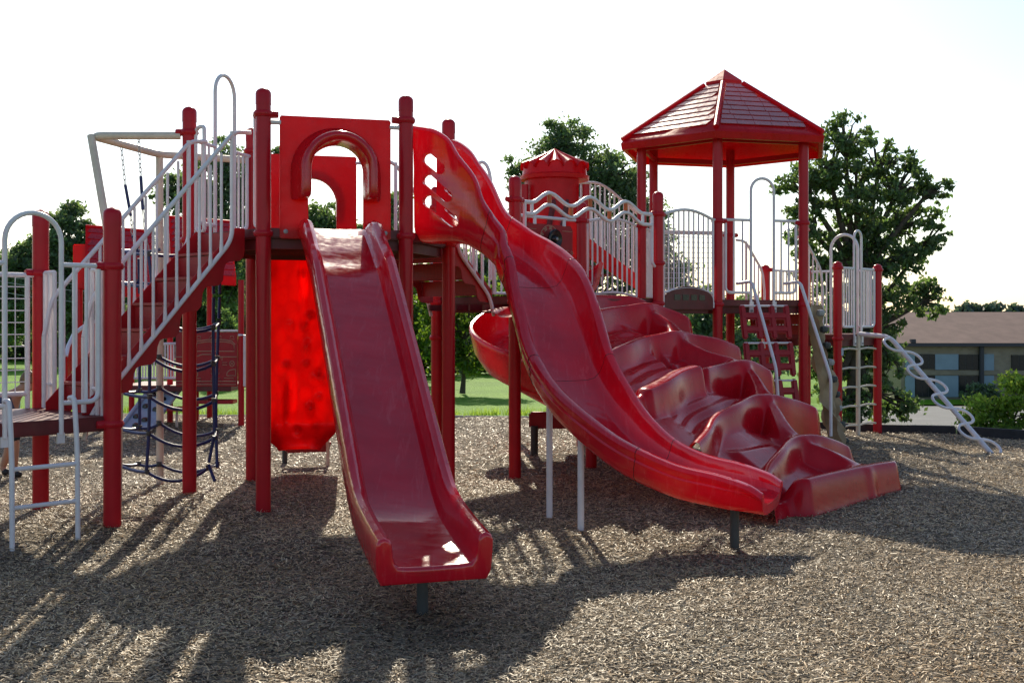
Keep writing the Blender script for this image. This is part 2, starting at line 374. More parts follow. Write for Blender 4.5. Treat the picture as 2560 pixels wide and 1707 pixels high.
def post(p, ztop, clamps=(), r=.0635, zb=None, cap=True, parent=ROOT, mat=None):
    zb = ground(p.x, p.y) - .12 if zb is None else zb; m = MB(); c = xy(p, 0)
    m.lathe([(0, zb), (r, zb), (r, ztop - .1 if cap else ztop), (0, ztop - .1 if cap else ztop)], c, 22)
    o = m.build('post', mat or M['post'], parent)
    if cap:
        m = MB(); R = r + .003; prof = [(R, ztop - .14), (R, ztop - .05)] + [(R * math.cos(a), ztop - .05 + .05 * math.sin(a)) for a in (.35, .7, 1.05, 1.35)] + [(.006, ztop + .002), (0, ztop - .006)]
        m.lathe(prof, c, 22); m.build('post_cap', mat or M['post'], o)
    for cl in clamps:
        z, dirs = (cl, ()) if not isinstance(cl, tuple) else cl
        m = MB(); h = .026; R = r + .013
        m.lathe([(r - .002, z - h), (R - .004, z - h), (R + .006, z - h * .4), (R + .006, z + h * .4), (R - .004, z + h), (r - .002, z + h)], c, 22)
        for d in dirs:
            d = Vector((d[0], d[1], 0)).normalized(); m.tube([c + UP * z + d * (r), c + UP * z + d * (r + .055), c + UP * z + d * (r + .062)], [.034, .03, .024], 8)
        for a in range(4):
            q = c + Vector((math.cos(a * 1.57 + .5) * (R + .004), math.sin(a * 1.57 + .5) * (R + .004), z)); m.box(q, .012, .012, .012)
        m.build('clamp', mat or M['post'], o)
    return o
def bump_rail(A, B, zt, zb, n, r=.019, rb=.0115, archt=0, archb=0, ends=.11, feet=0, name='guardrail', mat=None, parent=ROOT, mid=None, ret=False, reach=True):
    """welded railing between two posts: top rail, bottom rail, end uprights, balusters"""
    m = MB(); d = (B - A); L = d.length; d = d.normalized(); a0, a1 = ends, L - ends
    def zt_(s): return zt + archt * math.sin(PI * (s - a0) / (a1 - a0)) if archt else zt
    def zb_(s): return zb + archb * math.sin(PI * (s - a0) / (a1 - a0)) if archb else zb
    def P(s, z): return xy(A + d * s, z)
    k = 12 if (archt or archb) else 2
    S_ = [a0 + (a1 - a0) * i / k for i in range(k + 1)]
    top = [P(s, zt_(s)) for s in S_]
    if reach: top = [P(.06, zt)] + top + [P(L - .06, zt)]
    m.tube(top, r, 9); m.tube([P(s, zb_(s)) for s in S_], r * .85, 9)
    for s in (a0, a1): m.tube([P(s, zt), P(s, zb - feet)], r * .9, 9)
    for i in range(1, n + 1):
        s = a0 + (a1 - a0) * i / (n + 1); m.tube([P(s, zb_(s)), P(s, zt_(s))], rb, 7)
    if mid: m.tube([P(a0, mid), P(a1, mid)], rb * 1.1, 7)
    if feet:
        w = d.cross(UP)
        for s in (a0, a1): m.box(P(s, zb - feet - .01), .045, .02, .07, d, w, UP)
    return m if ret else m.build(name, mat or M['white'], parent)
def deck(poly, zt, th=.085, name='deck', parent=ROOT, joist=None, under=True):
    m = MB(); m.prism([(p.x, p.y) for p in poly], (0, 0, zt - th / 2), Vector((1, 0, 0)), Vector((0, 1, 0)), UP, th)
    c = sum(poly, Vector()) / len(poly); n = len(poly)
    o = m.build(name, M['deck'], parent, bevel=.012)
    if not under: return o
    j = MB()
    for i in range(n):                                    # folded steel channel below each edge, slightly inset
        A = poly[i].lerp(c, .07); B = poly[(i + 1) % n].lerp(c, .07); d = B - A; L = d.length; d.normalize(); w = d.cross(UP)
        j.box(xy((A + B) / 2, zt - th - .045), L * .97, .03, .088, d, w, UP)
    for k in range(-2, 3):
        d = (poly[1] - poly[0]).normalized(); w = d.cross(UP); q = c + w * (k * .21)
        j.box(xy(q, zt - th - .035), (poly[1] - poly[0]).length * 1.15, .025, .066, d, w, UP)
    j.build('joist', M['deck'] if joist is None else joist, o); return o
def dirto(a, b): return (b - a).normalized()

# ---- posts
e15 = dirto(P1, P2)
post(P1, 3.60, [(ZR1 + .02, [e15, dirto(P1, PC)]), (Z1 - .05, ())]); post(P2, 3.60, [(ZR1 + .02, [-e15, dirto(P2, PB)]), (Z1 - .05, ())])
post(PB, 3.60, [ZR1, Z1 - .05]); post(PD, 3.60, [(ZR1 - .03, [dirto(PD, PA)]), Z1 - .05]); post(PA, 3.60, [ZR1, Z1 - .05]); post(PC, 3.60, [(ZR1, [Vector((-1, -.2, 0))]), Z1 - .05])
post(F_, 2.50, [(ZR0 + .12, [WW]), (Z0 - .06, [WW])], r=.066); post(G_, 2.56, [(ZR0 + .1, [WW]), (Z0 - .06, ())], r=.066); post(Hf, 2.5, [ZR0, Z0 - .06]); post(Ig, 2.5, [ZR0, Z0 - .06])
post(pa, 3.13, [(ZR2, [TT, -TT]), Z2 - .06]); post(pc, 3.15, [(ZR2, [TT, -TT]), 2.30, Z2 - .06]); post(pb, 3.12, [(ZR2, [-TT, TT]), Z2 - .06]); post(pd, 3.12, [(ZR2, [TT]), Z2 - .06, Z2 - .45])
post(pmd, 3.12, [ZR2]); post(pm, Z2 - .03, [Z2 - .08], cap=False)
for p, cl in ((N_, [(ZR2, [dirto(N_, R_)]), Z2 - .06]), (R_, [(ZR2, [dirto(R_, N_)]), Z2 - .06]), (BR, [ZR2, Z2 - .06]), (BK, [(ZR2 - .02, [dirto(BK, BL), dirto(BK, BR)]), Z2 - .06]), (BL, [ZR2, Z2 - .06]), (L_, [(ZR2, [-TT]), Z2 - .06])):
    post(p, 4.12, cl, cap=False)
for p, zt in ((r1, 2.47), (r2, 2.47), (r1b, 2.46), (r2b, 2.46)): post(p, zt, [(ZR3, [dirto(p, r2 if p is r1 else r1)]), Z3 - .06])
# ---- decks
deck([p.copy() for p in H1], Z1); deck([p.copy() for p in H2], Z2); deck([pa, N_, L_, pd], Z2); deck([F_, G_, Ig, Hf], Z0, .11, under=False); deck([r1, r2, r2b, r1b], Z3)
m = MB()                                                      # arched kick plate under the bowed railing, black plates painting the shade of its recesses
o = xy((pc + N_) / 2, Z2 - .04); w = dirto(pc, N_); pl = [(-.53, -.09)] + [(.53 * math.cos(a), .03 + .17 * math.sin(a)) for a in [PI - PI * k / 14 for k in range(15)]] + [(.53, -.09)]
m.prism(pl, o, w, UP, NN, .03); kp = m.build('kick_plate', M['deck'], ROOT, bevel=.006)
m = MB()
for x in (-.27, -.09, .09, .27): m.box(o + w * x + UP * .06 + NN * .016, .13, .006, .07, w, NN, UP)
m.build('recess_shade', M['black'], kp, bevel=.002)

# ---- entrance panels with rolled hood
M['hood'] = plastic('red_hood_plastic', (.62, .010, .022), (1, .018, .008), .36, .2, .12, .12, coat=.6, spec=.5)
def entrance(A, B, zb, zt, xs=0, hood=True, half=.235, spring=2.90, wid=.475):
    c = (A + B) / 2; d = dirto(A, B); n = Vector((d.y, -d.x, 0))            # n: outwards
    th = .035; am = [PI * k / 20 for k in range(21)]
    poly = [(half, zb), (wid, zb), (wid, zt), (-wid, zt), (-wid, zb), (-half, zb)] + [(-half * math.cos(a), spring + half * math.sin(a)) for a in am]
    m = MB(); m.prism(poly, xy(c, 0), d, UP, n, th); p = m.build('entrance_panel', M['wall'], ROOT, bevel=.01)
    prof = [(0, -.012), (0, .30), (.005, .335), (.02, .358), (.042, .366), (.066, .358), (.08, .335), (.085, .30), (.092, .22), (.102, .13), (.122, .06), (.15, .0175), (.15, -.012)] if hood else \
           [(0, -.01), (0, .05), (.02, .065), (.05, .06), (.085, .0175), (.085, -.01)]
    path = [((half, z), (1, 0)) for z in (2.655, 2.66, 2.68, 2.72, 2.8)] + [((half * math.cos(a), spring + half * math.sin(a)), (math.cos(a), math.sin(a))) for a in am] + [((-half, z), (-1, 0)) for z in (2.8, 2.72, 2.68, 2.66, 2.655)]
    rings = []; cen = (sum(q[0] for q in prof) / len(prof), sum(q[1] for q in prof) / len(prof))
    for i, ((x, z), (nx_, nz)) in enumerate(path):
        e = min(i, len(path) - 1 - i); k = [.55, .8, .95, 1][e] if e < 4 else 1
        rings.append([xy(c, 0) + d * (x + nx_ * (cen[0] + (r - cen[0]) * k)) + UP * (z + nz * (cen[0] + (r - cen[0]) * k)) + n * (cen[1] + (f - cen[1]) * k) for r, f in prof])
    h = MB(); h.rings(rings); h.build('hood', M['hood'], p, ang=50, fixn=True)
    for sx in (-1, 1):
        b = MB(); b.lathe([(0, 0), (.02, 0), (.02, .004), (.012, .01), (0, .01)], (0, 0, 0), 12); nv = 5 * 12
        q = xy(c, zb + .06) + d * (sx * (wid - .05)) + n * (th / 2 + .001)
        for i in range(len(b.v) - nv, len(b.v)): X, Y, Zz = b.v[i]; b.v[i] = tuple(q + d * X + UP * Y + n * Zz)
        b.build('bolt', M['steel'], p)
        b = MB(); a = xy(c, zt - .06) + d * (sx * wid); b.tube([a - d * sx * .01, a + d * sx * .09], .02, 8); b.build('pipe_stub', M['white'], p)
    return p
entrance(P1, P2, 2.33, 3.375)
entrance(PD, PA, 2.33, 3.34, hood=False, half=.25, spring=2.85, wid=.46)
for s in (-1, 1):
    pass

# ---- straight slide
def straight_slide():
    o = Vector((-1.50, 9.75, 0)); dr = Vector((.295, -.9555, 0)); lat = Vector((.9555, .295, 0))
    ctl = [(-.03, 2.42), (.05, 2.40), (.17, 2.35), (.31, 2.28), (.46, 2.20), (.62, 2.105), (.82, 2.0), (1.1, 1.785), (1.6, 1.385), (2.1, .985), (2.45, .705), (2.68, .535), (2.86, .44), (3.05, .388), (3.25, .352), (3.5, .316), (3.66, .296)]
    P = crom(ctl, 7); rings = []
    for i, (d, z) in enumerate(P):
        a = P[max(i - 1, 0)]; b = P[min(i + 1, len(P) - 1)]; t = Vector((b[0] - a[0], b[1] - a[1])).normalized(); up = Vector((-t.y, t.x))
        k = min(1, max(0, (d + .03) / .3)); wh = .02 + .155 * k ** .6                  # wall height grows from the top
        fl = sstep(2.9, 3.4, d); un = -.04 - .055 * fl
        h = wh - .045
        L = [(-.30, -.095), (-.325, -.04), (-.33, h * .5), (-.33, h), (-.318, h + .03), (-.287, h + .045), (-.256, h + .03), (-.243, h), (-.236, h * .5), (-.228, min(.03, h * .3)), (-.205, .004), (-.15, 0), (-.05, -.002)]
        prof = L + [(-x, y) for x, y in reversed(L)] + [(.262, -.095), (.245, un), (.08, un), (-.08, un), (-.245, un), (-.262, -.095)]
        wv = .0012 * math.sin(d * 21) * sstep(.3, .6, d) * (1 - sstep(2.5, 2.8, d))
        c = xy(o + dr * d, z)
        rings.append([c + lat * x + (dr * up.x + UP * up.y) * (y + (wv if abs(x) < .2 and -.01 < y < .01 else 0)) for x, y in prof])
    n = len(rings[0]); m = MB(); m.rings(rings)
    me = bpy.data.meshes.new('straight_slide'); me.from_pydata(m.v, [], m.f); bm = bmesh.new(); bm.from_mesh(me); bm.verts.ensure_lookup_table()
    bmesh.ops.recalc_face_normals(bm, faces=bm.faces)
    last = set(range((len(rings) - 1) * n, len(rings) * n)); es = [e for e in bm.edges if all(v.index in last for v in e.verts)]
    bmesh.ops.bevel(bm, geom=es, offset=.028, segments=4, affect='EDGES', clamp_overlap=True, profile=.5)
    bm.to_mesh(me); bm.free()
    s = link('straight_slide', me, M['slide'], ROOT, ang=42); s['label'] = 'wide straight red slide running down towards the viewer'
    g = MB(); q = o + dr * 3.42 + lat * -.02; g.tube([xy(q, ground(q.x, q.y) - .1), xy(q, .235)], .033, 12); g.build('support_leg', M['greysteel'], s)
    return s
straight_slide()

# ---- curving slide with slotted hood
def curve_slide():
    ctl = [(-.79, 10.545, 2.42, .96), (-.60, 10.495, 2.42, .91), (-.48, 10.465, 2.415, .79), (-.385, 10.44, 2.40, .57), (-.26, 10.41, 2.34, .36), (-.10, 10.36, 2.24, .29), (.08, 10.26, 2.08, .28), (.25, 10.03, 1.83, .29),
           (.36, 9.70, 1.50, .27), (.46, 9.34, 1.14, .24), (.66, 8.97, .83, .22), (.95, 8.70, .57, .21), (1.28, 8.51, .42, .20), (1.58, 8.36, .365, .19), (1.78, 8.27, .345, .15), (1.88, 8.225, .335, .10)]
    P = crom(ctl, 6); rings = []; cen = []
    for i, (x, y, z, H) in enumerate(P):
        a = P[max(i - 2, 0)]; b = P[min(i + 2, len(P) - 1)]; t = Vector((b[0] - a[0], b[1] - a[1], b[2] - a[2])).normalized()
        lat = t.cross(UP).normalized(); up = lat.cross(t)
        up = (up * .6 + UP * .4).normalized()
        h = H - .04; w = .335; o = []
        L = [(-.16, -.075), (-.245, -.062), (-.31, -.02), (-.347, .05), (-.352, .05 + (h - .05) * .32), (-.362, .05 + (h - .05) * .45), (-.354, .05 + (h - .05) * .58), (-w - .045, h - .012), (-w - .05, h + .008), (-w - .035, h + .034), (-w, h + .045), (-w + .036, h + .032), (-w + .047, h + .005),
             (-.290, h - .03), (-.284, .05 + (h - .05) * .5), (-.272, min(.075, h * .4)), (-.235, .022), (-.17, .004), (-.06, 0)]
        prof = L + [(-x_, y_) for x_, y_ in reversed(L)]
        c = Vector((x, y, z)); rings.append([c + lat * px + up * py for px, py in prof]); cen.append(c)
    n = len(rings[0]); m = MB(); m.rings(rings)
    me = bpy.data.meshes.new('curved_slide'); me.from_pydata(m.v, [], m.f); bm = bmesh.new(); bm.from_mesh(me); bm.verts.ensure_lookup_table()
    bmesh.ops.recalc_face_normals(bm, faces=bm.faces)
    last = set(range((len(rings) - 1) * n, len(rings) * n)); es = [e for e in bm.edges if all(v.index in last for v in e.verts)]
    bmesh.ops.bevel(bm, geom=es, offset=.02, segments=3, affect='EDGES', clamp_overlap=True)
    bm.to_mesh(me); bm.free()
    s = link('curved_slide', me, M['slide'], ROOT, ang=42); s['label'] = 'twisting red slide with slotted sides curling down to the right'
    # the three slanted slots, cut through both hood walls
    d = Vector((.968, -.252, 0)); lat = Vector((-.252, -.968, 0)); b0 = Vector((-.774, 10.54, 0)) + lat * .33
    cut = MB()
    for (s0, z0, s1, z1, r) in ((.115, 3.075, .225, 2.985, .052), (.115, 2.885, .29, 2.735, .052), (.115, 2.70, .345, 2.515, .052)):
        v = Vector((s1 - s0, z1 - z0)); a = math.atan2(v.y, v.x); pl = [(s1 + r * math.cos(a - PI / 2 + PI * k / 10), z1 + r * math.sin(a - PI / 2 + PI * k / 10)) for k in range(11)] + [(s0 + r * math.cos(a + PI / 2 + PI * k / 10), z0 + r * math.sin(a + PI / 2 + PI * k / 10)) for k in range(11)]
        cut.prism(pl, xy(b0 - lat * .33, 0), d, UP, lat, 1.2)
    cu = cut.build('cut', None, fixn=True)
    md = s.modifiers.new('slots', 'BOOLEAN'); md.operation = 'DIFFERENCE'; md.object = cu; md.solver = 'EXACT'
    bpy.context.view_layer.update(); dg = bpy.context.evaluated_depsgraph_get(); nm = bpy.data.meshes.new_from_object(s.evaluated_get(dg))
    s.modifiers.clear(); s.data = nm; nm.name = 'curved_slide'; bpy.data.objects.remove(cu)
    nm.set_sharp_from_angle(angle=math.radians(42))
    # dark seam lines and bolt pockets along the rim
    sm = MB()
    for i in (27, 40, 54, 68):
        R = [Vector(p) for p in rings[i]]; c = cen[i] + UP * .1
        sm.tube([c + (p - c) * 1.004 for p in R[0:len(R)]], .0022, 5)
    sm.build('seam', M['black'], s)
    pk = MB()
    for i in (25, 29, 38, 42, 52, 56, 66, 70):
        R = [Vector(p) for p in rings[i]]; Rn = [Vector(p) for p in rings[min(i + 1, len(rings) - 1)]]
        c = (R[7] + R[6] * .6) / 1.6; t = (Rn[7] - R[7]).normalized(); o_ = (R[7] - R[13]).normalized(); u = t.cross(o_)
        rr = [[c + o_ * .003 + t * (.055 * math.cos(a) * k) + u * (.02 * math.sin(a) * k) + o_ * z for a in [2 * PI * q / 14 for q in range(14)]] for k, z in ((1, -.01), (1, .002), (.85, .004))]
        pk.rings(rr)
    pk.build('bolt_pocket', M['deck'], s)
    for (x, y, zt, mt, r) in ((.31, 9.42, 1.02, 'white', .026), (.535, 8.84, .84, 'white', .026), (1.63, 8.33, .30, 'greysteel', .034)):
        g = MB(); g.tube([(x, y, ground(x, y) - .1), (x, y, zt)], r, 12); g.build('support_leg', M[mt], s)
    return s
curve_slide()
# ------------------------------------------------------------------ staircase from the high deck down to the low deck
def stairs(E0, dr, lat, half, ztop, zbot, run, nst, name='staircase', rails=((1, True), (-1, True)), label=None, w0=.08, rail_top=None, loops=True):
    rise = (ztop - zbot) / (nst + 1); st = None; sl = rise / run
    m = MB()
    for s in (-1, 1):                                     # two scalloped stringers
        top = [(w0 - .06, ztop + .005), (w0 + .03, ztop + .005), (w0 + nst * run + .16, zbot + rise * .15 + .03), (w0 + nst * run + .16, zbot - .06)]
        low = []
        for k in range(nst, -1, -1):
            w, z = w0 + k * run, ztop - (k + 1) * rise - .07
            x1 = w + run * .55
            low += [(x1 - .02 - run * .0, z), (x1 - run * .62, z + .012), (x1 - run * .80, z + .05), (x1 - run * .86, z + rise * .72), (x1 - run * .95, z + rise * .93)]
        poly = top + [p for p in low if p[0] > w0 - .06] + [(w0 - .06, ztop - rise * .9)]
        m.prism(poly, xy(E0 + lat * (s * half), 0), dr, UP, lat, .012)
    st = m.build(name, M['redmetal'], ROOT, bevel=.003)
    if label: st['label'] = label
    for k in range(nst + 1):
        t = MB(); w = w0 + k * run
        t.box(xy(E0 + dr * (w), ztop - (k + .5) * rise - .01), .012, 2 * half - .02, rise - .02, dr, lat, UP)     # perforated riser
        if k < nst:
            t.box(xy(E0 + dr * (w + run / 2 + .012), ztop - (k + 1) * rise), run + .03, 2 * half - .02, .024, dr, lat, UP)
        t.build('tread', M['perf'], st, bevel=.004)
    rt = rail_top or .82
    for s, both in rails:
        q = E0 + lat * (s * (half + .03)); r = MB()
        def P(w, z): return xy(q + dr * w, z)
        wa, wb = w0 - .02, w0 + nst * run + .10
        line = lambda w: ztop - (w - w0) * sl
        top = fillet([P(-.02, ztop + rt + .01), P(wa + .08, ztop + rt), P(wb, line(wb) + rt - .03), P(wb + .06, line(wb) + rt - .33)], .10, 6)
        r.tube(top, .019, 9)
        bot = fillet([P(wa + .10, ztop + rt), P(wa + .10, ztop - .10), P(wb, line(wb) - .01 - .09), P(wb + .06, line(wb) - .30)], .10, 5)
        r.tube(bot, .019, 9)
        n = max(3, int((wb - wa - .1) / .1016))
        za_, zb_ = ztop - .10, line(wb) - .10
        for k in range(1, n):
            w = wa + .10 + (wb - wa - .1) * k / n; zb = za_ + (zb_ - za_) * k / n; r.tube([P(w, zb), P(w, zb + .05), P(w, zb + .12), P(w, line(min(w, wb)) + rt - (.0 if w > wa + .1 else 0))], [.019, .017, .0125, .0125], 8)
        e = P(wb + .06, line(wb) + rt - .33); r.tube([e, P(wb + .06, zbot + .02)], .019, 9)
        if loops:                                          # long closed link beside the deck post at the stair head
            a = q + lat * (s * .06) - dr * .03; pts = fillet([xy(a, ztop + .9), xy(a, ztop + .98), xy(a + lat * (s * .15), ztop + .98), xy(a + lat * (s * .15), ztop + .02), xy(a, ztop + .02), xy(a, ztop + .1)], .075, 6)
            r.tube(pts + [xy(a, ztop + .9)], .018, 9)
            r.tube([xy(a + lat * (s * .15), ztop + .1), xy(a + lat * (s * .15), ztop - .06)], .018, 9)
        r.build('handrail', M['white'], st)
    return st
def perf_mat():
    m, nt, out = newmat('perforated_red_steel'); T = NT(nt); c = T.coord('Object', (1, 1, 1))
    v = T.n('ShaderNodeTexVoronoi', feature='F1'); v.inputs['Scale'].default_value = 62; v.inputs['Randomness'].default_value = .15; T.l(c, 'Vector', v, 'Vector')
    r = T.ramp(v, 'Distance', [(.18, (.02, .003, .004)), (.32, (.36, .016, .022))]); p = T.n('ShaderNodeBsdfPrincipled'); p.inputs['Roughness'].default_value = .5
    T.l(r, 'Color', p, 'Base Color'); b = T.bump(v, 'Distance', .4, .004); T.l(b, 'Normal', p, 'Normal'); T.l(p, 'BSDF', out, 'Surface'); return m
M['perf'] = perf_mat()
E0 = (PC + P1) / 2 + QQ * .02
stairs(E0, WW, QQ, .33, Z1, Z0, .2035, 6, label='steep red stairs with white railings up to the high deck')
# low transition stairs: high deck to bridge deck, roofed deck to far deck
stairs((PB + PD) / 2, TT, -NN, .46, Z1, Z2, .21, 2, label='short red stairs between the high deck and the bridge deck', w0=.16, rail_top=.88, loops=False)
stairs((BR + BK) / 2, TT, -NN, .46, Z2, Z3, .21, 2, label='short red stairs beside the peaked roof tower', w0=.16, rail_top=.9, loops=False)

# ------------------------------------------------------------------ low deck railings and ladder
def loop_entry(A, B, za, zr, ztop, cen, half, zb_off=.12, r=.0185, n=2, name='loop_rail', mat=None, feet=True, curl=None, rr=.0185):
    """railing with a tall hoop over an opening"""
    m = MB(); d = (B - A); L = d.length; d.normalize(); P = lambda s, z: xy(A + d * s, z)
    hoop = [P(cen - half, za - .11), P(cen - half, ztop - half)] + [P(cen - half * math.cos(a), ztop - half + half * math.sin(a)) for a in [PI * k / 14 for k in range(1, 14)]] + [P(cen + half, ztop - half), P(cen + half, za - .11)]
    m.tube(hoop, rr, 10)
    for s0, s1 in ((.11, cen - half), (cen + half, L - .11)):
        if s1 - s0 < .06: continue
        inner_left = s1 < cen
        if inner_left: pts = [P(s1, za + zb_off), P(s0, za + zb_off), P(s0, zr)]
        else: pts = [P(s0, za + zb_off), P(s1, za + zb_off), P(s1, zr)]
        m.tube(fillet(pts, .085, 6), r, 9)
        m.tube([P(.06, zr), P(s1, zr)] if inner_left else [P(s0, zr), P(L - .06, zr)], r, 9)
        for k in range(1, n + 1): m.tube([P(s0 + (s1 - s0) * k / (n + 1), za + zb_off), P(s0 + (s1 - s0) * k / (n + 1), zr)], .0125, 7)
    w = d.cross(UP)
    if feet:
        for s in (cen - half, cen + half):
            m.box(P(s, za - .10) + w * .012, .055, .022, .15, d, w, UP)
    o = m.build(name, mat or M['white'], ROOT)
    if feet:
        b = MB()
        for s in (cen - half, cen + half):
            q = P(s, za - .14) + w * .024; k = len(b.v); b.lathe([(0, 0), (.017, 0), (.017, .006), (.009, .012), (0, .012)], (0, 0, 0), 10)
            for i in range(k, len(b.v)): X, Y, Zz = b.v[i]; b.v[i] = tuple(q + d * X + UP * Y + w * Zz)
        b.build('bolt', M['steel'], o)
    return o
loop_entry(F_, Hf, Z0, ZR0 + .12, 2.42, .60, .205, n=2)['label'] = 'white hoop and rail over the low deck ladder'
def ladder():
    m = MB(); w = QQ; top = F_ + WW * .6 + w * .05
    for s in (.235, -.235):
        q = top - WW * s; f = q + w * .16
        pts = fillet([xy(q + w * .02, Z0 + .16), xy(q + w * .10, Z0 + .17), xy(q + w * .15, Z0 - .2), xy(f, ground(f.x, f.y) - .06)], .16, 7); m.tube(pts, .0185, 10)
    for z in (.33, .60):
        a = top - WW * .235 + w * .15; b = top + WW * .235 + w * .15; m.tube([xy(a, z), xy(b, z)], .0165, 9)
    m.build('ladder', M['white'], ROOT)['label'] = 'pale two rung ladder below the low deck hoop'
ladder()
# wire-mesh panel on the outer side of the low deck
def mesh_panel(A, B, za, zr, nx, nz, name='mesh_panel', fr=.021, wr=.0045, z0=.12, ends=.11, frame=True):
    m = MB(); d = (B - A); L = d.length; d.normalize(); P = lambda s, z: xy(A + d * s, z); a0, a1 = ends, L - ends
    if frame:
        m.tube([P(.06, zr), P(L - .06, zr)], fr, 9); m.tube([P(a0, za + z0), P(a1, za + z0)], fr, 9)
        for s in (a0, a1): m.tube([P(s, zr), P(s, za - .02)], fr, 9)
    for i in range(1, nx): m.tube([P(a0 + (a1 - a0) * i / nx, za + z0), P(a0 + (a1 - a0) * i / nx, zr)], wr, 5)
    for i in range(1, nz): m.tube([P(a0, za + z0 + (zr - za - z0) * i / nz), P(a1, za + z0 + (zr - za - z0) * i / nz)], wr, 5)
    return m.build(name, M['white'], ROOT)
mesh_panel(G_, Ig, Z0, ZR0 + .08, 10, 10); mesh_panel(Ig, Hf, Z0, ZR0, 10, 10)
for s0, s1 in ((.09, .27), (.95, 1.13)):                        # short picket infills beside the stair foot
    m = MB(); A = G_ + QQ * s0; B = G_ + QQ * s1
    m.tube([xy(A, ZR0 + .1), xy(B, ZR0 + .1)], .017, 8); m.tube([xy(A, Z0 + .2), xy(B, Z0 + .2)], .017, 8)
    for k in range(3): q = A.lerp(B, k / 2); m.tube([xy(q, Z0 - .02), xy(q, ZR0 + .1)], .018, 9)
    m.build('infill_rail', M['white'], ROOT)

# ------------------------------------------------------------------ high deck: hoop entry to the rope net
loop_entry(PC, PA, Z1, ZR1 - .06, 4.02, .66, .19, n=2)['label'] = 'tall white hoop above the high deck net entry'
def net():
    root = MB(); zt = 3.31
    c1 = Vector((-3.83, 10.35, zt)); c2 = Vector((-3.47, 11.2, zt - .05)); hipA = Vector((PA.x - .06, PA.y, zt - .04)); hipC = Vector((PC.x - .08, PC.y - .01, zt + .02))
    root.tube(fillet([hipC, c1, c2, hipA], .12, 6), .036, 12)
    root.tube([c2, (c2.x + .005, c2.y, ground(c2.x, c2.y) - .1)], .036, 12)
    kx = pix(300, 760, 9.9); root.tube(fillet([c1 + Vector((0, 0, .0)), kx, (kx.x - .02, kx.y, ground(kx.x, kx.y) - .1)], .2, 6), .036, 12)
    n = root.build('climbing_net', M['cream'], ROOT); n['label'] = 'blue rope net climber hung from a white pipe frame'
    def rope(pts, r=.0155, mat='rope', nm='rope'):
        m = MB(); m.tube(pts, r, 8); return m.build(nm, M[mat], n)
    def links(a, b, k=9):
        m = MB(); d = b - a; t = d.normalized(); s1 = t.orthogonal().normalized(); s2 = t.cross(s1); L = d.length / k
        for i in range(k):
            c = a + t * (L * (i + .5)); s = s1 if i % 2 else s2
            m.tube([c + t * (L * .62 * math.cos(q)) + s * (.013 * math.sin(q)) for q in [2 * PI * j / 10 for j in range(10)]], .0038, 5, loop=True)
        m.build('chain', M['steel'], n)
    def at(u, v, Y): return pix(u, v, Y)
    V = {1: [(301.6, 352, 11.0), (313, 462, 11.0), (327, 540, 11.0), (331, 585, 11.0), (347, 640, 11.1), (349, 740, 11.2), (349, 905, 11.25), (349, 985, 11.25), (349, 1075, 11.25)],
         2: [(346.5, 345, 10.45), (352, 441, 10.5), (357, 525, 10.5), (371, 636, 10.5), (381, 716, 10.5), (377, 830, 10.5), (374, 905, 10.5), (374, 985, 10.5), (372, 1083, 10.5), (366, 1180, 10.5)],
         3: [(533, 655, 10.75), (534, 740, 10.7), (533, 812, 10.65), (533, 908, 10.6), (535, 1000, 10.55), (536, 1085, 10.5), (521, 1160, 10.5), (538, 1205, 10.4)],
         4: [(550, 655, 11.3), (549, 740, 11.3), (547, 800, 11.25), (543, 893, 11.2), (540, 985, 11.2), (540, 1075, 11.1), (543, 1175, 11.0)]}
    for k, L in V.items():
        P = [at(*q) for q in L]
        if k < 3:
            links(P[0], P[1]); rope(P[1:3]); links(P[2], P[3], 4); P = P[3:]
        for a, b in zip(P, P[1:]): rope([a.lerp(b, .06), a.lerp(b, .94)])
        jm = MB()
    def sag(a, b, s, m=8): return [a.lerp(b, i / m) - UP * (s * 4 * (i / m) * (1 - i / m)) for i in range(m + 1)]
    cps = [at(400, v, 11.15) for v in (624, 705, 800, 893, 970, 1058, 1160)]
    lv = [(624, 636, None, None), (705, 716, None, None), (770, 775, 808, 820), (880, 890, 897, 911), (978, 992, 985, 1003), (1070, 1083, 1078, 1095), (1160, 1180, 1160, 1170)]
    X = {1: (340, 347, 349, 349, 349, 349, 347), 2: (371, 381, 378, 374, 374, 372, 368), 3: (460, 452, 533, 533, 535, 536, 521), 4: (470, 440, 547, 543, 540, 540, 543)}
    for i, (va, vb, vc, vd) in enumerate(lv):
        a = at(X[1][i], va, 11.2); b = at(X[2][i], vb, 10.5); c = cps[i]
        left = at(285, va - 4, 10.9)
        if i != 2: rope(sag(a, c, .02)); rope(sag(left, b, .02)); rope(sag(left, a, .02))
        if vc:
            d3 = at(X[3][i], vd, 10.6); d4 = at(X[4][i], vc, 11.2)
            rope(sag(c, d4, .08)); rope(sag(b, d3, .10)); rope(sag(d3, d4, .005), .011, 'steel'); js = (a, b, c + Vector((0, -.03, 0)), d3, d4)
        else:
            e = at(X[3][i], vb + 2, 10.7); rope(sag(b, e, .01)); js = (a, b, e)
        for j in js:
            k = MB(); k.lathe([(0, -.022), (.02, -.018), (.026, 0), (.02, .018), (0, .022)], j, 9); k.box(j + UP * .022, .05, .014, .012); k.build('rope_joint', M['greysteel'], n)
net()

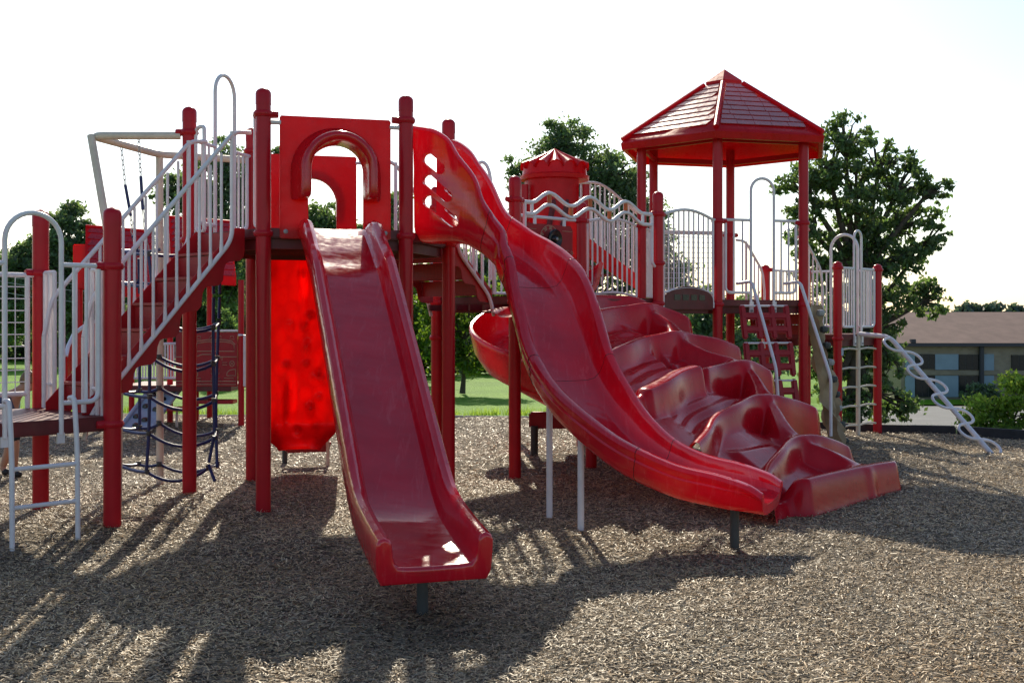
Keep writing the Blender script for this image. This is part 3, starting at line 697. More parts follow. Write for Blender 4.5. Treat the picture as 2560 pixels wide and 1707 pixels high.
# ------------------------------------------------------------------ railings around the bridge deck and the roofed tower
bump_rail(pc, N_, ZR2 + .01, Z2 + .07, 9, archt=.085, archb=.07, feet=.13)
bump_rail(pb, L_, ZR2 + .005, Z2 + .05, 9, archt=.06, archb=.05)
def wavy():
    m = MB(); d = pc - pa; L = d.length; d.normalize(); P = lambda s, z: xy(pa + d * (s * L), z)
    def wv(s, base, A=.118):
        if s < .098 or s > .888: return base
        ks = [(.098, 0), (.217, 1), (.36, .02), (.493, 1.02), (.63, .03), (.75, 1), (.888, 0)]
        for (a, x), (b, y) in zip(ks, ks[1:]):
            if a <= s <= b: t = (s - a) / (b - a); return base + A * (x + (y - x) * (1 - math.cos(PI * t)) / 2)
    u = [.035 + .93 * i / 90 for i in range(91)]
    m.tube([P(s, wv(s, ZR2 - .01)) for s in u], .0215, 10); m.tube([P(s, wv(s, ZR2 - .135)) for s in u if .06 < s < .95], .0215, 10)
    for s in (.105, .88): m.tube([P(s, ZR2 - .01), P(s, ZR2 - .135)], .019, 9)
    m.tube(fillet([P(.06, ZR2 - .01), P(.06, Z2 + .3), P(.035, Z2 + .28)], .05), .02, 9); m.tube(fillet([P(.952, ZR2 - .02), P(.952, Z2 + .42), P(.975, Z2 + .38)], .05), .02, 9)
    o = m.build('wavy_rail', M['white'], ROOT); o['label'] = 'wavy double white rail with orange rollers'
    for s in (.217, .36, .493, .63, .75):
        k = MB(); z = wv(s, ZR2 - .01); k.lathe([(0, z - .105), (.024, z - .105), (.024, z - .02), (0, z - .02)], xy(P(s, 0), 0), 12); k.build('roller', M['orange'], o)
wavy()
mesh_panel(BK, BL, Z2, ZR2 + .02, 12, 12)
bump_rail(BK, BL, ZR2 - .0, Z2 + .1, 0)
loop_entry(N_, R_, Z2, ZR2 + .02, 3.44, .63, .163, n=2, zb_off=.09)['label'] = 'white hoop over the block ladder of the roofed tower'
loop_entry(R_, BR, Z2, ZR2 - .06, 3.0, .60, .2, n=2, feet=False)
# far deck
loop_entry(r1, r2, Z3, ZR3, 2.95, .60, .112, n=4, zb_off=.11)['label'] = 'white hoop above the snaking pole climber'
loop_entry(r2b, r2, Z3, ZR3, 2.95, .66, .23, n=3, zb_off=.11, rr=.024)
bump_rail(r1b, r2b, ZR3, Z3 + .1, 9)
for A, B in ((L_, BL), (pd, pmd)):
    bump_rail(A, B, ZR2, Z2 + .06, 9)

# steering panel with engraved speedometer
def steering():
    c = (pmd + pb) / 2; d = dirto(pmd, pb); n = Vector((d.y, -d.x, 0)); m = MB()
    m.prism([(-.44, Z2 + .0), (.44, Z2 + .0), (.44, ZR2 - .13), (.40, ZR2 - .08), (-.40, ZR2 - .08), (-.44, ZR2 - .13)], xy(c, 0), d, UP, n, .018)
    p = m.build('steering_panel', M['hdpe'], ROOT, bevel=.004); p['label'] = 'red play panel with a black steering wheel and engraved dial'
    r = MB(); r.tube([xy(pmd, ZR2), xy(pb, ZR2)], .021, 9)
    for x in (-.27, .27): r.box(xy(c + d * x, ZR2 - .05) + n * .014, .05, .012, .08, d, n, UP)
    r.build('hanger_rail', M['white'], p)
    def Q(x, z): return xy(c + d * x, z) + n * .0105
    w = MB(); o = Q(.0, Z2 + .735); 
    disc = lambda r0, z0, z1: [o + d * (r0 * math.cos(a)) + UP * (r0 * math.sin(a)) + n * z0 for a in [2 * PI * k / 28 for k in range(28)]]
    w.rings([disc(.02, .0, 0), disc(.03, .06, 0), disc(.105, .075, 0), disc(.122, .085, 0), disc(.122, .105, 0), disc(.105, .115, 0), disc(.05, .095, 0), disc(.035, .12, 0), disc(.02, .125, 0)])
    sw = w.build('steering_wheel', M['black'], p); h = MB(); o2 = o + n * .126; h.rings([[o2 + d * (r0 * math.cos(a)) + UP * (r0 * math.sin(a)) + n * z for a in [2 * PI * k / 12 for k in range(12)]] for r0, z in ((.018, -.01), (.018, .004), (.01, .01))]); h.build('hub', M['steel'], sw)
    e = MB(); R = .172
    e.tube([Q(R * math.cos(a), Z2 + .735 + R * math.sin(a)) for a in [PI * k / 30 for k in range(-2, 33)]], .005, 4)
    for z in (.46, .36, .85):
        for s in (-1, 1): e.tube([Q(s * .24, Z2 + z), Q(s * .42, Z2 + z)], .004, 4)
    for x, z, a, b in ((.30, .585, .06, .026),): e.tube([Q(x - a, Z2 + z - b), Q(x + a, Z2 + z - b), Q(x + a, Z2 + z + b), Q(x - a, Z2 + z + b)], .004, 4, loop=True)
    e.tube([Q(.36 + .1 + .0 + .02 * math.cos(a) - .04, Z2 + .585 + .02 * math.sin(a)) for a in [2 * PI * k / 10 for k in range(10)]], .003, 4, loop=True)
    e.build('engraving', M['engrave'], p)
    for txt, ang in (('10', 162), ('20', 122), ('30', 84), ('40', 48), ('50', 14)):
        cu = bpy.data.curves.new('numeral', 'FONT'); cu.body = txt; cu.size = .058; cu.align_x = 'CENTER'; cu.align_y = 'CENTER'; cu.extrude = .001; cu.offset = .002
        t = bpy.data.objects.new('numeral', cu); COL.objects.link(t); a = math.radians(ang); q = Q(.14 * math.cos(a), Z2 + .735 + .14 * math.sin(a)) + n * .002
        Rm = Matrix((d, UP, n)).transposed().to_4x4(); t.matrix_world = Matrix.Translation(q) @ Rm @ Matrix.Rotation(a - PI / 2, 4, 'Z')
        bpy.context.view_layer.update(); me = bpy.data.meshes.new_from_object(t.evaluated_get(bpy.context.evaluated_depsgraph_get())); me.transform(t.matrix_world); bpy.data.objects.remove(t)
        link('numeral', me, M['engrave'], p, False)
steering()

# ------------------------------------------------------------------ hexagonal shingled roof
def roof():
    R = 1.50; ze, za = 4.03, 5.02; apex = Vector((C2[0], C2[1], za)); rim = [xy(hexv(C2, R, k), ze) for k in range(6)]
    m = MB()
    low = [xy(hexv(C2, R + .004, k), ze - .135) for k in range(6)]; lip = [xy(hexv(C2, R + .02, k), ze - .05) for k in range(6)]; top = [xy(hexv(C2, R - .02, k), ze) for k in range(6)]
    inn = [xy(hexv(C2, R - .055, k), ze - .135) for k in range(6)]; inu = [xy(hexv(C2, R - .07, k), ze - .05) for k in range(6)]
    a2 = [apex - UP * .05 + (q - apex) * .002 for q in inu]; a1 = [apex + (q - apex) * .002 for q in top]
    m.rings([a1, top, lip, low, inn, inu, a2]); base = m.build('roof', M['wall'], ROOT, bevel=.018, fixn=True); base['label'] = 'peaked hexagonal red roof with moulded shingles'
    for k in range(6):
        A, B = rim[k], rim[(k + 1) % 6]; ax = (B - A).normalized(); mid = (A + B) / 2; sl = (apex - mid); H = sl.length; sl.normalize(); n = ax.cross(sl); n = n if n.z > 0 else -n; half = (B - A).length / 2
        f = MB()                                                     # nine overlapping courses of shingles on each face
        rows = 9; y0, y1 = .10, H * .80
        for i in range(rows):
            ya, yb = y0 + (y1 - y0) * i / rows, y0 + (y1 - y0) * (i + 1) / rows
            wa = half * (1 - ya / H) - .055; wb = half * (1 - yb / H) - .055
            cuts = []; x = -wa + ((.13 * (i % 2)) + .06 * (i % 3)); 
            while x < wa: cuts.append(x); x += .24 + .02 * ((i * 7 + len(cuts) * 3) % 3)
            xs_ = [-wa] + [c for c in cuts if -wa + .05 < c < wa - .05] + [wa]
            for x0, x1 in zip(xs_, xs_[1:]):
                g = .002; lo0, lo1 = x0 + g, x1 - g; s_ = wb / wa; t0 = max(-wb, min(wb, lo0 + .028)) if x0 > -wa else -wb; t1 = max(-wb, min(wb, lo1 + .028)) if x1 < wa else wb
                if t1 - t0 < .02: continue
                p = lambda x_, y_, h: mid + ax * x_ + sl * y_ + n * h
                f.add([p(lo0, ya, .001), p(lo1, ya, .001), p(t1, yb, .001), p(t0, yb, .001), p(lo0 + .002, ya + .002, .011), p(lo1 - .002, ya + .002, .011), p(t1, yb + .004, .003), p(t0, yb + .004, .003)],
                      [(4, 5, 6, 7), (0, 1, 5, 4), (1, 2, 6, 5), (2, 3, 7, 6), (3, 0, 4, 7)])
        f.build('shingle', M['shingle'], base, bevel=0)
    h = MB()
    for k in range(6):
        q = rim[k]; h.tube([q + (apex - q) * .0 + UP * .005, q + (apex - q) * .80 + UP * .005], .034, 8)
    h.build('hip_rib', M['wall'], base)
    for k in range(6):
        c = MB(); A = apex + (rim[k] - apex) * .185; B = apex + (rim[(k + 1) % 6] - apex) * .185; c.add([A + UP * .035, B + UP * .035, apex + UP * .045, A - UP * .01, B - UP * .01], [(0, 1, 2), (3, 4, 1, 0)]); c.build('roof_cap', M['wall'], base)
    b = MB()
    for k in range(6):
        A = xy(hexv(C2, S - .02, k), 3.93); B = xy(hexv(C2, S - .02, (k + 1) % 6), 3.93); d = B - A; L = d.length; d.normalize(); b.box((A + B) / 2, L * .93, .04, .07, d, d.cross(UP), UP)
    b.build('beam', M['post'], base, bevel=.008)
M['shingle'] = plastic('red_shingle_plastic', (.42, .010, .02), (.9, .014, .008), .36, .26, .2, .10, coat=.9)
roof()

# ------------------------------------------------------------------ sculpted climber
def climber():
    nt_, nn_ = 270, 330; t0, t1, n0, n1 = -.42, 3.02, -.08, 3.52
    t = np.linspace(t0, t1, nt_); n = np.linspace(n0, n1, nn_); Tg, Ng = np.meshgrid(t, n)
    steps = [(.00, 1.90), (.34, 1.76), (.94, 1.45), (1.52, 1.14), (2.13, .83), (2.76, .49), (3.28, .27)]
    TM = [2.45, 2.74, 2.92, 2.70, 2.55, 2.10, 2.12]; J = [1.80, 1.86, 1.60, 2.00, 1.44, 1.18, 1.30]
    Zf = np.full_like(Tg, -.05)
    def sm(a, b, x): q = np.clip((x - a) / (b - a), 0, 1); return q * q * (3 - 2 * q)
    for k, (nk, zk) in enumerate(steps):
        j, tm, last = J[k], TM[k], k == 6
        left = np.clip((j - Tg) / j, 0, 1.35); right = np.clip((Tg - j) / max(.25, tm - j), 0, 1)
        rim = nk + (.06 if last else .33) * left ** 1.8 + (.02 if last else .11) * right ** 2
        rim += (0 if last else .018) * np.sin(7 * Tg + k * 2.1)
        zr = zk - (.0 if last else .17) * left ** 1.6 - (.02 if last else .24) * right ** 2.6 + (0 if last else .03 * np.sin(np.clip(left, 0, 1) * PI))
        lip = .115 if not last else .16
        zr = zr + (0 if last or k == 0 else .045) * np.exp(-((Tg - j) / .30) ** 2)
        if k == 3:                                            # notched blocks on the middle step
            blk = sm(-.25, -.18, Tg) * (1 - sm(.98, 1.05, Tg)); gap = np.exp(-((Tg - 1.10) / .055) ** 4); rim = rim + .05 * blk; zr = zr + .05 * blk - .13 * gap; lip = lip + .08 * blk
        if last: zr = np.where(Tg < .20, zr - .20 * sm(.20, .10, Tg), zr); rim = rim - .14 * sm(.22, .08, Tg)
        bk = rim - Ng                                         # distance behind the rim
        pk = np.clip((bk - lip) / .05, 0, 1); pk = pk * pk * (3 - 2 * pk); lf = sm(j + .10, j - .42, Tg) * (0 if k in (0,) else 1)
        floorL = .10 * pk - .60 * np.clip(bk - lip - .08, 0, .5); floor = floorL * lf + (.035 if k else 0) * pk * (1 - lf)
        grv = .022 * sm(.30, .18, np.abs(((bk - lip - .1) / .115) % 1 - .5)) * (bk > lip + .10) * (bk < lip + .44) * lf * sm(.0, .12, Tg) * (1 if k in (1, 2, 3, 4) else 0)
        top = zr - floor - grv + (.028 if k else .012) * (np.clip(1 - ((bk - lip * .5) / (lip * .62)) ** 2, 0, 1) - .3)
        face = sm(-.03 if last else -.004, .08 if last else .05, Ng - rim)
        zz = top * (1 - face) + (zr - .66) * face
        rc = np.clip((.22 - np.clip(rim - Ng, 0, .22)) / .22, 0, 1); edge_t = tm - .20 * rc ** 2.0 - .06 * np.clip((bk - .25) / .4, 0, 1)
        e = sm(-.035, .035, Tg - edge_t); zz = zz * (1 - e) + (zz - 1.2) * e
        zz = np.where(Ng > rim + .09, -1, zz); Zf = np.maximum(Zf, zz)
    crest = [(1.86, .34), (1.84, .62), (1.63, .93), (1.72, 1.22), (2.00, 1.40), (1.92, 1.64), (1.52, 2.06), (1.42, 2.20), (1.14, 2.52), (1.14, 2.74), (1.30, 2.92), (1.36, 3.2)]
    C = np.array(crom(crest, 14)); zc = np.interp(C[:, 1], [.34, .93, 1.40, 2.15, 2.76, 3.2], [1.755, 1.455, 1.21, .825, .495, .275])
    D2 = (Tg[..., None] - C[:, 0]) ** 2 + (Ng[..., None] - C[:, 1]) ** 2; i = D2.argmin(-1); dmin = np.sqrt(D2.min(-1)); zcr = zc[i]
    wg = 1 - sm(.045, .15, dmin); Zf = np.maximum(Zf, (zcr - .01) * wg + Zf * (1 - wg))
    kz = np.array([1, 4, 6, 4, 1.]) / 16
    for _ in range(2):
        Zp = np.pad(Zf, 2, mode='edge'); Zf = sum(kz[q] * Zp[q:q + nn_, 2:-2] for q in range(5)); Zp = np.pad(Zf, 2, mode='edge'); Zf = sum(kz[q] * Zp[2:-2, q:q + nt_] for q in range(5))
    P = np.array(pa)[None, None, :2] + Tg[..., None] * np.array(TT)[None, None, :2] + Ng[..., None] * np.array(NN)[None, None, :2]
    V = np.concatenate([P, Zf[..., None]], -1).reshape(-1, 3)
    idx = np.arange(nn_ * nt_).reshape(nn_, nt_); lo = -.03
    keep = (Zf[:-1, :-1] > lo) | (Zf[1:, 1:] > lo) | (Zf[1:, :-1] > lo) | (Zf[:-1, 1:] > lo)
    F = np.stack([idx[:-1, :-1], idx[1:, :-1], idx[1:, 1:], idx[:-1, 1:]], -1)[keep]
    me = np_mesh('rock_climber', V, F, M['climb'], ROOT, smooth=True); me['label'] = 'big sculpted red climber with stepped scalloped ledges'
    bm = bmesh.new(); bm.from_mesh(me.data); bmesh.ops.delete(bm, geom=[v for v in bm.verts if not v.link_faces], context='VERTS'); bm.normal_update()
    if sum(f.normal.z for f in bm.faces) < 0: bmesh.ops.reverse_faces(bm, faces=bm.faces)
    bm.to_mesh(me.data); bm.free()
climber()

# ------------------------------------------------------------------ block ladder (front of the roofed tower) and its handrails
def block_ladder():
    d = dirto(N_, R_); n = Vector((d.y, -d.x, 0)); c = N_ + d * .585 + n * .06
    out = lambda s: xy(c, Z2 - .05) + n * (.06 + .42 * s) - UP * (1.9 * s)
    root = None; tl = (out(1) - out(0)); L = tl.length; tl = tl / L; nf = d.cross(tl).normalized(); nf = nf if nf.y < 0 else -nf
    for seg in range(4):
        m = MB(); a = L * (seg / 4) * .99 + .01; H = L / 4 * .93
        for i in range(4): m.prism([(-.04, 0), (.04, 0), (.045, H * .5), (.04, H), (-.04, H), (-.045, H * .5)], out(0) + d * ((i - 1.5) * .205) + tl * a, d, tl, nf, .055 if i % 2 else .05)
        for y in (.34, .72): m.box(out(0) + tl * (a + H * y), .66, .052, H * .20, d, nf, tl)
        o = m.build('block_ladder', M['hdpe'], ROOT, bevel=.02, seg=3) if root is None else m.build('ladder_block', M['hdpe'], root, bevel=.02, seg=3)
        if root is None: root = o; o['label'] = 'red ladder of linked open blocks under the roofed tower'
        r = MB(); r.tube([out(0) + tl * (a + .02) - d * .33, out(0) + tl * (a + .02) + d * .33], .014, 8); r.build('rung', M['white'], root)
    m = MB(); a0 = [pix(1842, 709, 14.45), pix(1880, 703, 14.2), pix(1940, 920, 13.6), pix(1946, 1010, 13.6)]
    m.tube(fillet(a0, .08, 6), .02, 10); m.build('handrail', M['white'], root)
    m = MB(); a0 = [pix(1961, 709, 14.6), pix(2000, 704, 14.4), pix(2077, 944, 13.9), pix(2077, 1090, 13.9)]; m.tube(fillet(a0, .08, 6), .02, 10); m.build('handrail', M['white'], root)
block_ladder()

# tan stone-look climbing wall on the right of the tower
def stone_wall():
    d = dirto(R_, BR); n = Vector((d.y, -d.x, 0)); n = n if n.x > 0 else -n; c = (R_ + BR) / 2; r = random.Random(4)
    m = MB(); nu, nv = 22, 44; rings = []
    for j in range(nv + 1):
        v = j / nv; z = Z2 - .06 - v * (Z2 + .12); row = []
        for i in range(nu + 1):
            u = i / nu - .5; b = .055 * math.sin(9 * u + 6 * v) + .05 * math.sin(13 * v - 5 * u + 1) + .035 * math.sin(31 * v + 17 * u) + .05 * (1 if math.sin(7 * v + 3 * math.sin(6 * u)) > .2 else 0)
            row.append(xy(c + d * (u * (1.0 + .06 * math.sin(11 * v))) + n * (.09 + .36 * v + b), z))
        rings.append(row)
    bk = [[xy(c + d * (k / nu - .5) * .98 + n * (.02 + .33 * (j / nv)), Z2 - .06 - (j / nv) * (Z2 + .12)) for k in range(nu + 1)] for j in range(nv + 1)]
    m.rings([a + b[::-1] for a, b in zip(rings, bk)]); w = m.build('stone_wall_climber', M['stone'], ROOT, fixn=True); w['label'] = 'tan stone-look climbing wall on the tower side'
    for k in range(9):
        h = MB(); u, v = r.uniform(-.42, .42), (k + .5) / 9; p = xy(c + d * u + n * (.2 + .36 * v), Z2 - .06 - v * 1.95)
        h.lathe([(0, -.05), (.05, -.035), (.06, 0), (.05, .035), (0, .05)], p, 9); h.build('hand_hold', M['greysteel'] if k % 3 else M['steel'], w)
stone_wall()

# ------------------------------------------------------------------ white pole ladder and snaking pole climber on the far deck
def far_climbers():
    c = (r1 + r2) / 2 - NN * .02; d = dirto(r1, r2); m = MB(); q = c + NN * .02; m.tube([xy(q, Z3 + .02), xy(q, ground(q.x, q.y) - .1)], .034, 10)
    for k in range(5):
        z = Z3 - .23 - .285 * k; s = .55; m.tube([xy(q + d * (x * s), z + .022 * abs(math.sin(x * PI)) * 1) for x in [-1, -.8, -.5, -.2, 0, .2, .5, .8, 1]], .016, 8)
    m.build('pole_ladder', M['cream'], ROOT)['label'] = 'cream single pole ladder with wavy rungs'
    m = MB(); a = c + TT * .0; A = xy(a + NN * .05, Z3 + .005); K = pix(2224, 842, 16.6); E = pix(2484, 1140, 15.0); dd = (E - K).normalized()
    m.tube(fillet([A, K, E], .12, 7), .034, 12)
    side = pix(2300, 900, 16) - pix(2200, 900, 16); side.normalize(); L = (E - K).length; pts = []
    for i in range(161):
        ph = i / 160 * 8 * PI; x = -.185 * math.sin(ph); s = (ph - .40 * math.sin(2 * ph)) / (8 * PI)
        pts.append(K + dd * (L * (.01 + .98 * s)) + Vector((.97, .24, 0)) * x + Vector((0, -.03, .0)))
    m.tube(pts, .02, 9); m.build('snake_climber', M['white'], ROOT)['label'] = 'white slanted pole climber with snaking loops'
far_climbers()
m = MB(); q = xy(r1, 0) + Vector((.055, -.035, 1.15)); m.box(q, .05, .012, .11, Vector((.8, .6, 0)), Vector((-.6, .8, 0)), UP); m.build('sticker', M['blueslope'], ROOT)

# ------------------------------------------------------------------ moulded climbing wall behind the high deck, silo, spiral slide and back stairs
def moulded_mat():  # light and dark of the moulded stones put into the translucent colour
    m = plastic('moulded_rock_panel_plastic', (.62, .012, .014), (.85, .030, .008), .55, .35, .15, .12, coat=.1, spec=.35); nt = m.node_tree; T = NT(nt)
    t = [n for n in nt.nodes if n.type == 'BSDF_TRANSLUCENT'][0]; c = T.coord('Object', (1.6, 1.6, 1)); v = T.n('ShaderNodeTexVoronoi', feature='F1'); v.inputs['Scale'].default_value = 5.2; T.l(c, 'Vector', v, 'Vector')
    n = T.noise(c, 7, 4); r = T.ramp(v, 'Distance', [(.1, (1, .04, .010)), (.4, (1, .028, .009)), (.7, (.85, .016, .008))]); r2 = T.ramp(n, 'Fac', [(.25, g3(.9)), (.6, g3(1))])
    mu = T.n('ShaderNodeMixRGB', blend_type='MULTIPLY'); mu.inputs['Fac'].default_value = 1; T.l(r, 'Color', mu, 'Color1'); T.l(r2, 'Color', mu, 'Color2'); av = T.n('ShaderNodeAttribute', attribute_name='Col'); m2 = T.n('ShaderNodeMixRGB', blend_type='MULTIPLY'); m2.inputs['Fac'].default_value = 1; T.l(mu, 'Color', m2, 'Color1'); T.l(av, 'Color', m2, 'Color2'); T.l(m2, 'Color', t, 'Color'); return m
M['glow'] = moulded_mat()
def back_parts():
    d = dirto(PD, PA); n = Vector((-.266, .964, 0)); c = (PD + PA) / 2 + n * .06 - d * .0; r = random.Random(9)
    bl = [(r.uniform(-.26, .26), .12 + .8 * i / 15 + r.uniform(-.02, .02), r.uniform(.035, .06), r.choice((.022, .03, .11)), r.choice((-1, 1)), r.uniform(.5, 1)) for i in range(16)] + [(r.uniform(-.27, .27), r.uniform(.08, .95), .04, .02, -1, 1) for i in range(10)]
    nu, nv = 40, 90; F = []; B = []; CV = []; c = c + d * .09
    for j in range(nv + 1):
        v = j / nv; z = 2.38 - 2.16 * v; off = .02 + .82 * v ** 1.3 - .18 * sstep(.86, 1, v) * 1.5; hw = .38 + .085 * sstep(0, .45, v) - .25 * sstep(.82, 1.01, v) ** 2; ra = []; rb = []
        for i in range(nu + 1):
            u = (i / nu - .5) * 2; x = u * hw; rel = 0; tc = 1 - .35 * abs(u) ** 4
            for bx, bv, rx, rv, sg, k in bl:
                e = ((x - bx) / rx) ** 2 + ((v - bv) / rv) ** 2
                if e < 4: rel += sg * .06 * k * math.exp(-e * e * .6); tc += (.35 if sg < 0 and rv > .05 else -.38 if sg > 0 else -.1) * k * math.exp(-e * e * .6)  # long hollows brightened, bumps dimmed in colour to stand for backlit relief
            p = xy(c + d * x + n * (off + rel - .16 * abs(u) ** 3), z); ra.append(p); rb.append(p + n * .022); CV.append(max(.2, tc))
        F.append(ra + rb[::-1])
    m = MB(); m.rings(F); w = m.build('wall_climber', M['glow'], ROOT, ang=60, fixn=True); w['label'] = 'glowing red moulded climbing wall behind the slide'
    at = w.data.color_attributes.new('Col', 'FLOAT_COLOR', 'POINT'); row = nu + 1
    for q in range(len(w.data.vertices)):
        j, i = divmod(q, 2 * row); i = i if i < row else 2 * row - 1 - i; t_ = CV[j * row + i]; at.data[q].color = (t_, t_, t_, 1)
    m = MB(); q = pix(772, 1120, 12.75); m.prism([(-.26, -.05), (.22, -.05), (.25, .08), (-.26, .1)], (q.x, q.y, .2), d * -1, UP, n, .12); m.build('wall_foot', M['hdpe'], w, bevel=.02)
    m = MB(); A = pix(806, 1070, 12.7); m.tube(fillet([A, A + Vector((.06, 0, .0)), Vector((A.x + .06, A.y, ground(A.x, A.y) - .08))], .06, 6), .019, 9); m.build('support_leg', M['cream'], w)
    m = MB(); q = pix(712, 1140, 12.9); m.tube([(q.x, q.y, -.1), (q.x, q.y, .2)], .03, 8); m.build('support_leg', M['greysteel'], w)
    # silo
    cx, cy = .57, 15.2; m = MB(); R = .40
    m.lathe([(R, 1.85), (R, 3.52), (R - .025, 3.52), (R - .025, 1.85)], (cx, cy, 0), 40, -PI * 1.06, -PI * .22); s = m.build('silo', M['wall'], ROOT, fixn=True); s['label'] = 'round red silo with a scalloped pointed cap'
    k = MB()
    for a in (-1.9, -1.45):
        P = []
        for q in range(12):
            t = q / 11; ang = a + .30 * t; z = 2.62 + .62 * t; P.append(Vector((cx + (R - .038) * math.cos(ang), cy + (R - .038) * math.sin(ang), z)))
        k.tube(P, [.02, .045, .055, .055, .055, .055, .055, .055, .055, .055, .045, .02], 8)
        for b_ in range(-1, 0): pass
    k.build('slot_shade', M['deck'], s)  # dark raised tubes standing in for the shade inside slots
    g = MB(); R2 = .445; seg = 112
    ring_ = lambda fr: [Vector((cx + fr(2 * PI * q / seg)[0] * math.cos(2 * PI * q / seg), cy + fr(2 * PI * q / seg)[0] * math.sin(2 * PI * q / seg), fr(2 * PI * q / seg)[1])) for q in range(seg)]
    rings = [ring_(lambda a, r_=r_, z=z: (r_, z)) for r_, z in ((R2 - .03, 3.47), (R2 + .012, 3.48), (R2 + .016, 3.53), (R2 - .012, 3.545), (R2 - .018, 3.60))]
    fl = lambda a: abs(math.sin(a * 7))
    rings += [ring_(lambda a: (R2 - .022, 3.61 + .085 * fl(a) ** .6)), ring_(lambda a: (R2 + .012, 3.618 + .088 * fl(a) ** .6))]
    for h in np.linspace(0.08, 1, 10): rings.append(ring_(lambda a, h=h: (max(.004, (R2 - .0) * (1 - h) * (1 - .10 * (1 - fl(a)))), 3.625 + .088 * fl(a) ** .6 * (1 - h) ** 1.3 + .285 * h)))
    g.rings(rings); g.build('silo_cap', M['wall'], s, ang=28, fixn=True)
    for a in (-2.6, -.55): post(Vector((cx + .47 * math.cos(a), cy + .47 * math.sin(a), 0)), 3.4, [], r=.05, cap=False, zb=Z2 - .1)
    # spiral slide
    ax_, ay_ = .34, 14.25; P = []; m = MB(); rings = []
    for i in range(64):
        t = i / 63; a = math.radians(20) + math.radians(330) * t; z = 1.98 - 1.62 * t ** .95; R0 = .52
        if t > .93: pass
        cdir = Vector((math.cos(a), math.sin(a), 0)); c_ = Vector((ax_, ay_, 0)) + cdir * R0; 
        prof = [(-.26, .16), (-.24, .05), (-.17, -.02), (0, -.05), (.16, .0), (.255, .12), (.29, .30), (.30, .36), (.315, .385), (.345, .385), (.36, .36), (.345, .30), (.30, .10), (.2, -.05), (0, -.11), (-.2, -.07), (-.28, .04), (-.31, .15), (-.29, .18)]
        rings.append([c_ + cdir * x + UP * (z + y) for x, y in prof])
    m.rings(rings); sp = m.build('spiral_slide', M['plastic'], ROOT, fixn=True, ang=50); sp['label'] = 'red spiral slide curling behind the bridge deck'
    b = MB(); q = pix(1370, 1068, 13.7); b.box((q.x, q.y, .42), .46, .12, .2); b.build('bracket', M['hdpe'], sp, bevel=.02)
    b = MB(); q = pix(1336, 1120, 13.6); b.tube([(q.x, q.y, -.1), (q.x, q.y, .36)], .045, 10); b.build('support_leg', M['greysteel'], sp)
    # stair run behind the bridge deck with white rails
    A0 = pix(1462, 600, 16.0); A1 = pix(1596, 700, 16.9); dd = Vector((A1.x - A0.x, A1.y - A0.y, 0)); Lh = dd.length; dd.normalize(); m = MB(); w = dd.cross(UP)
    m.prism([(0, A0.z), (.1, A0.z + .02), (Lh, A1.z + .06), (Lh, A1.z - .16), (.0, A0.z - .22)], (A0.x, A0.y, 0), dd, UP, w, .03)
    bs = m.build('back_staircase', M['wall'], ROOT, bevel=.004)
    for off in (0, .7):
        r_ = MB(); f = lambda u, v: pix(u, v, 16.0 + .9 * (u - 1440) / 156) + w * -off
        r_.tube(fillet([f(1434, 457), f(1503, 456), f(1600, 540)], .25, 6), .02, 8); r_.tube(fillet([f(1450, 618), f(1490, 618), f(1588, 703)], .2, 6), .02, 8)
        for u in range(1440, 1600, 12):
            vt = 457 if u < 1500 else 457 + (u - 1500) * .84; vb = 618 if u < 1488 else 618 + (u - 1488) * .85; r_.tube([f(u, vt), f(u, vb)], .0125, 6)
        r_.build('handrail', M['white'], bs)
    for i in range(4):
        t_ = MB(); q = Vector((A0.x, A0.y, 0)) + dd * (Lh * (i + .6) / 4.4) - w * .35; t_.box(xy(q, A0.z + (A1.z - A0.z) * (i + .8) / 4.4), .26, .7, .03, dd, w, UP); t_.build('tread', M['perf'], bs)
    deck([Vector((-.4, 15.2, 0)), Vector((.55, 14.9, 0)), Vector((.95, 16.0, 0)), Vector((-.1, 16.3, 0))], 2.62)
    for q in (Vector((.06, 15.05, 0)), Vector((.96, 16.0, 0))): post(q, 3.2, [2.55], r=.05)
    # curved end rails beside the transition stairs (seen above the curved slide)
    m = MB(); B_ = PB + TT * .1
    m.tube(fillet([pix(1183, 700, 12.6), pix(1183, 500, 12.6)] + [pix(1205 - 22 * math.cos(a), 460 - 55 * math.sin(a), 12.6) for a in [PI * k / 10 for k in range(11)]] + [pix(1227, 500, 12.6), pix(1227, 700, 12.6)], .01, 1), .019, 9)
    m.build('loop_rail', M['white'], ROOT)
back_parts()
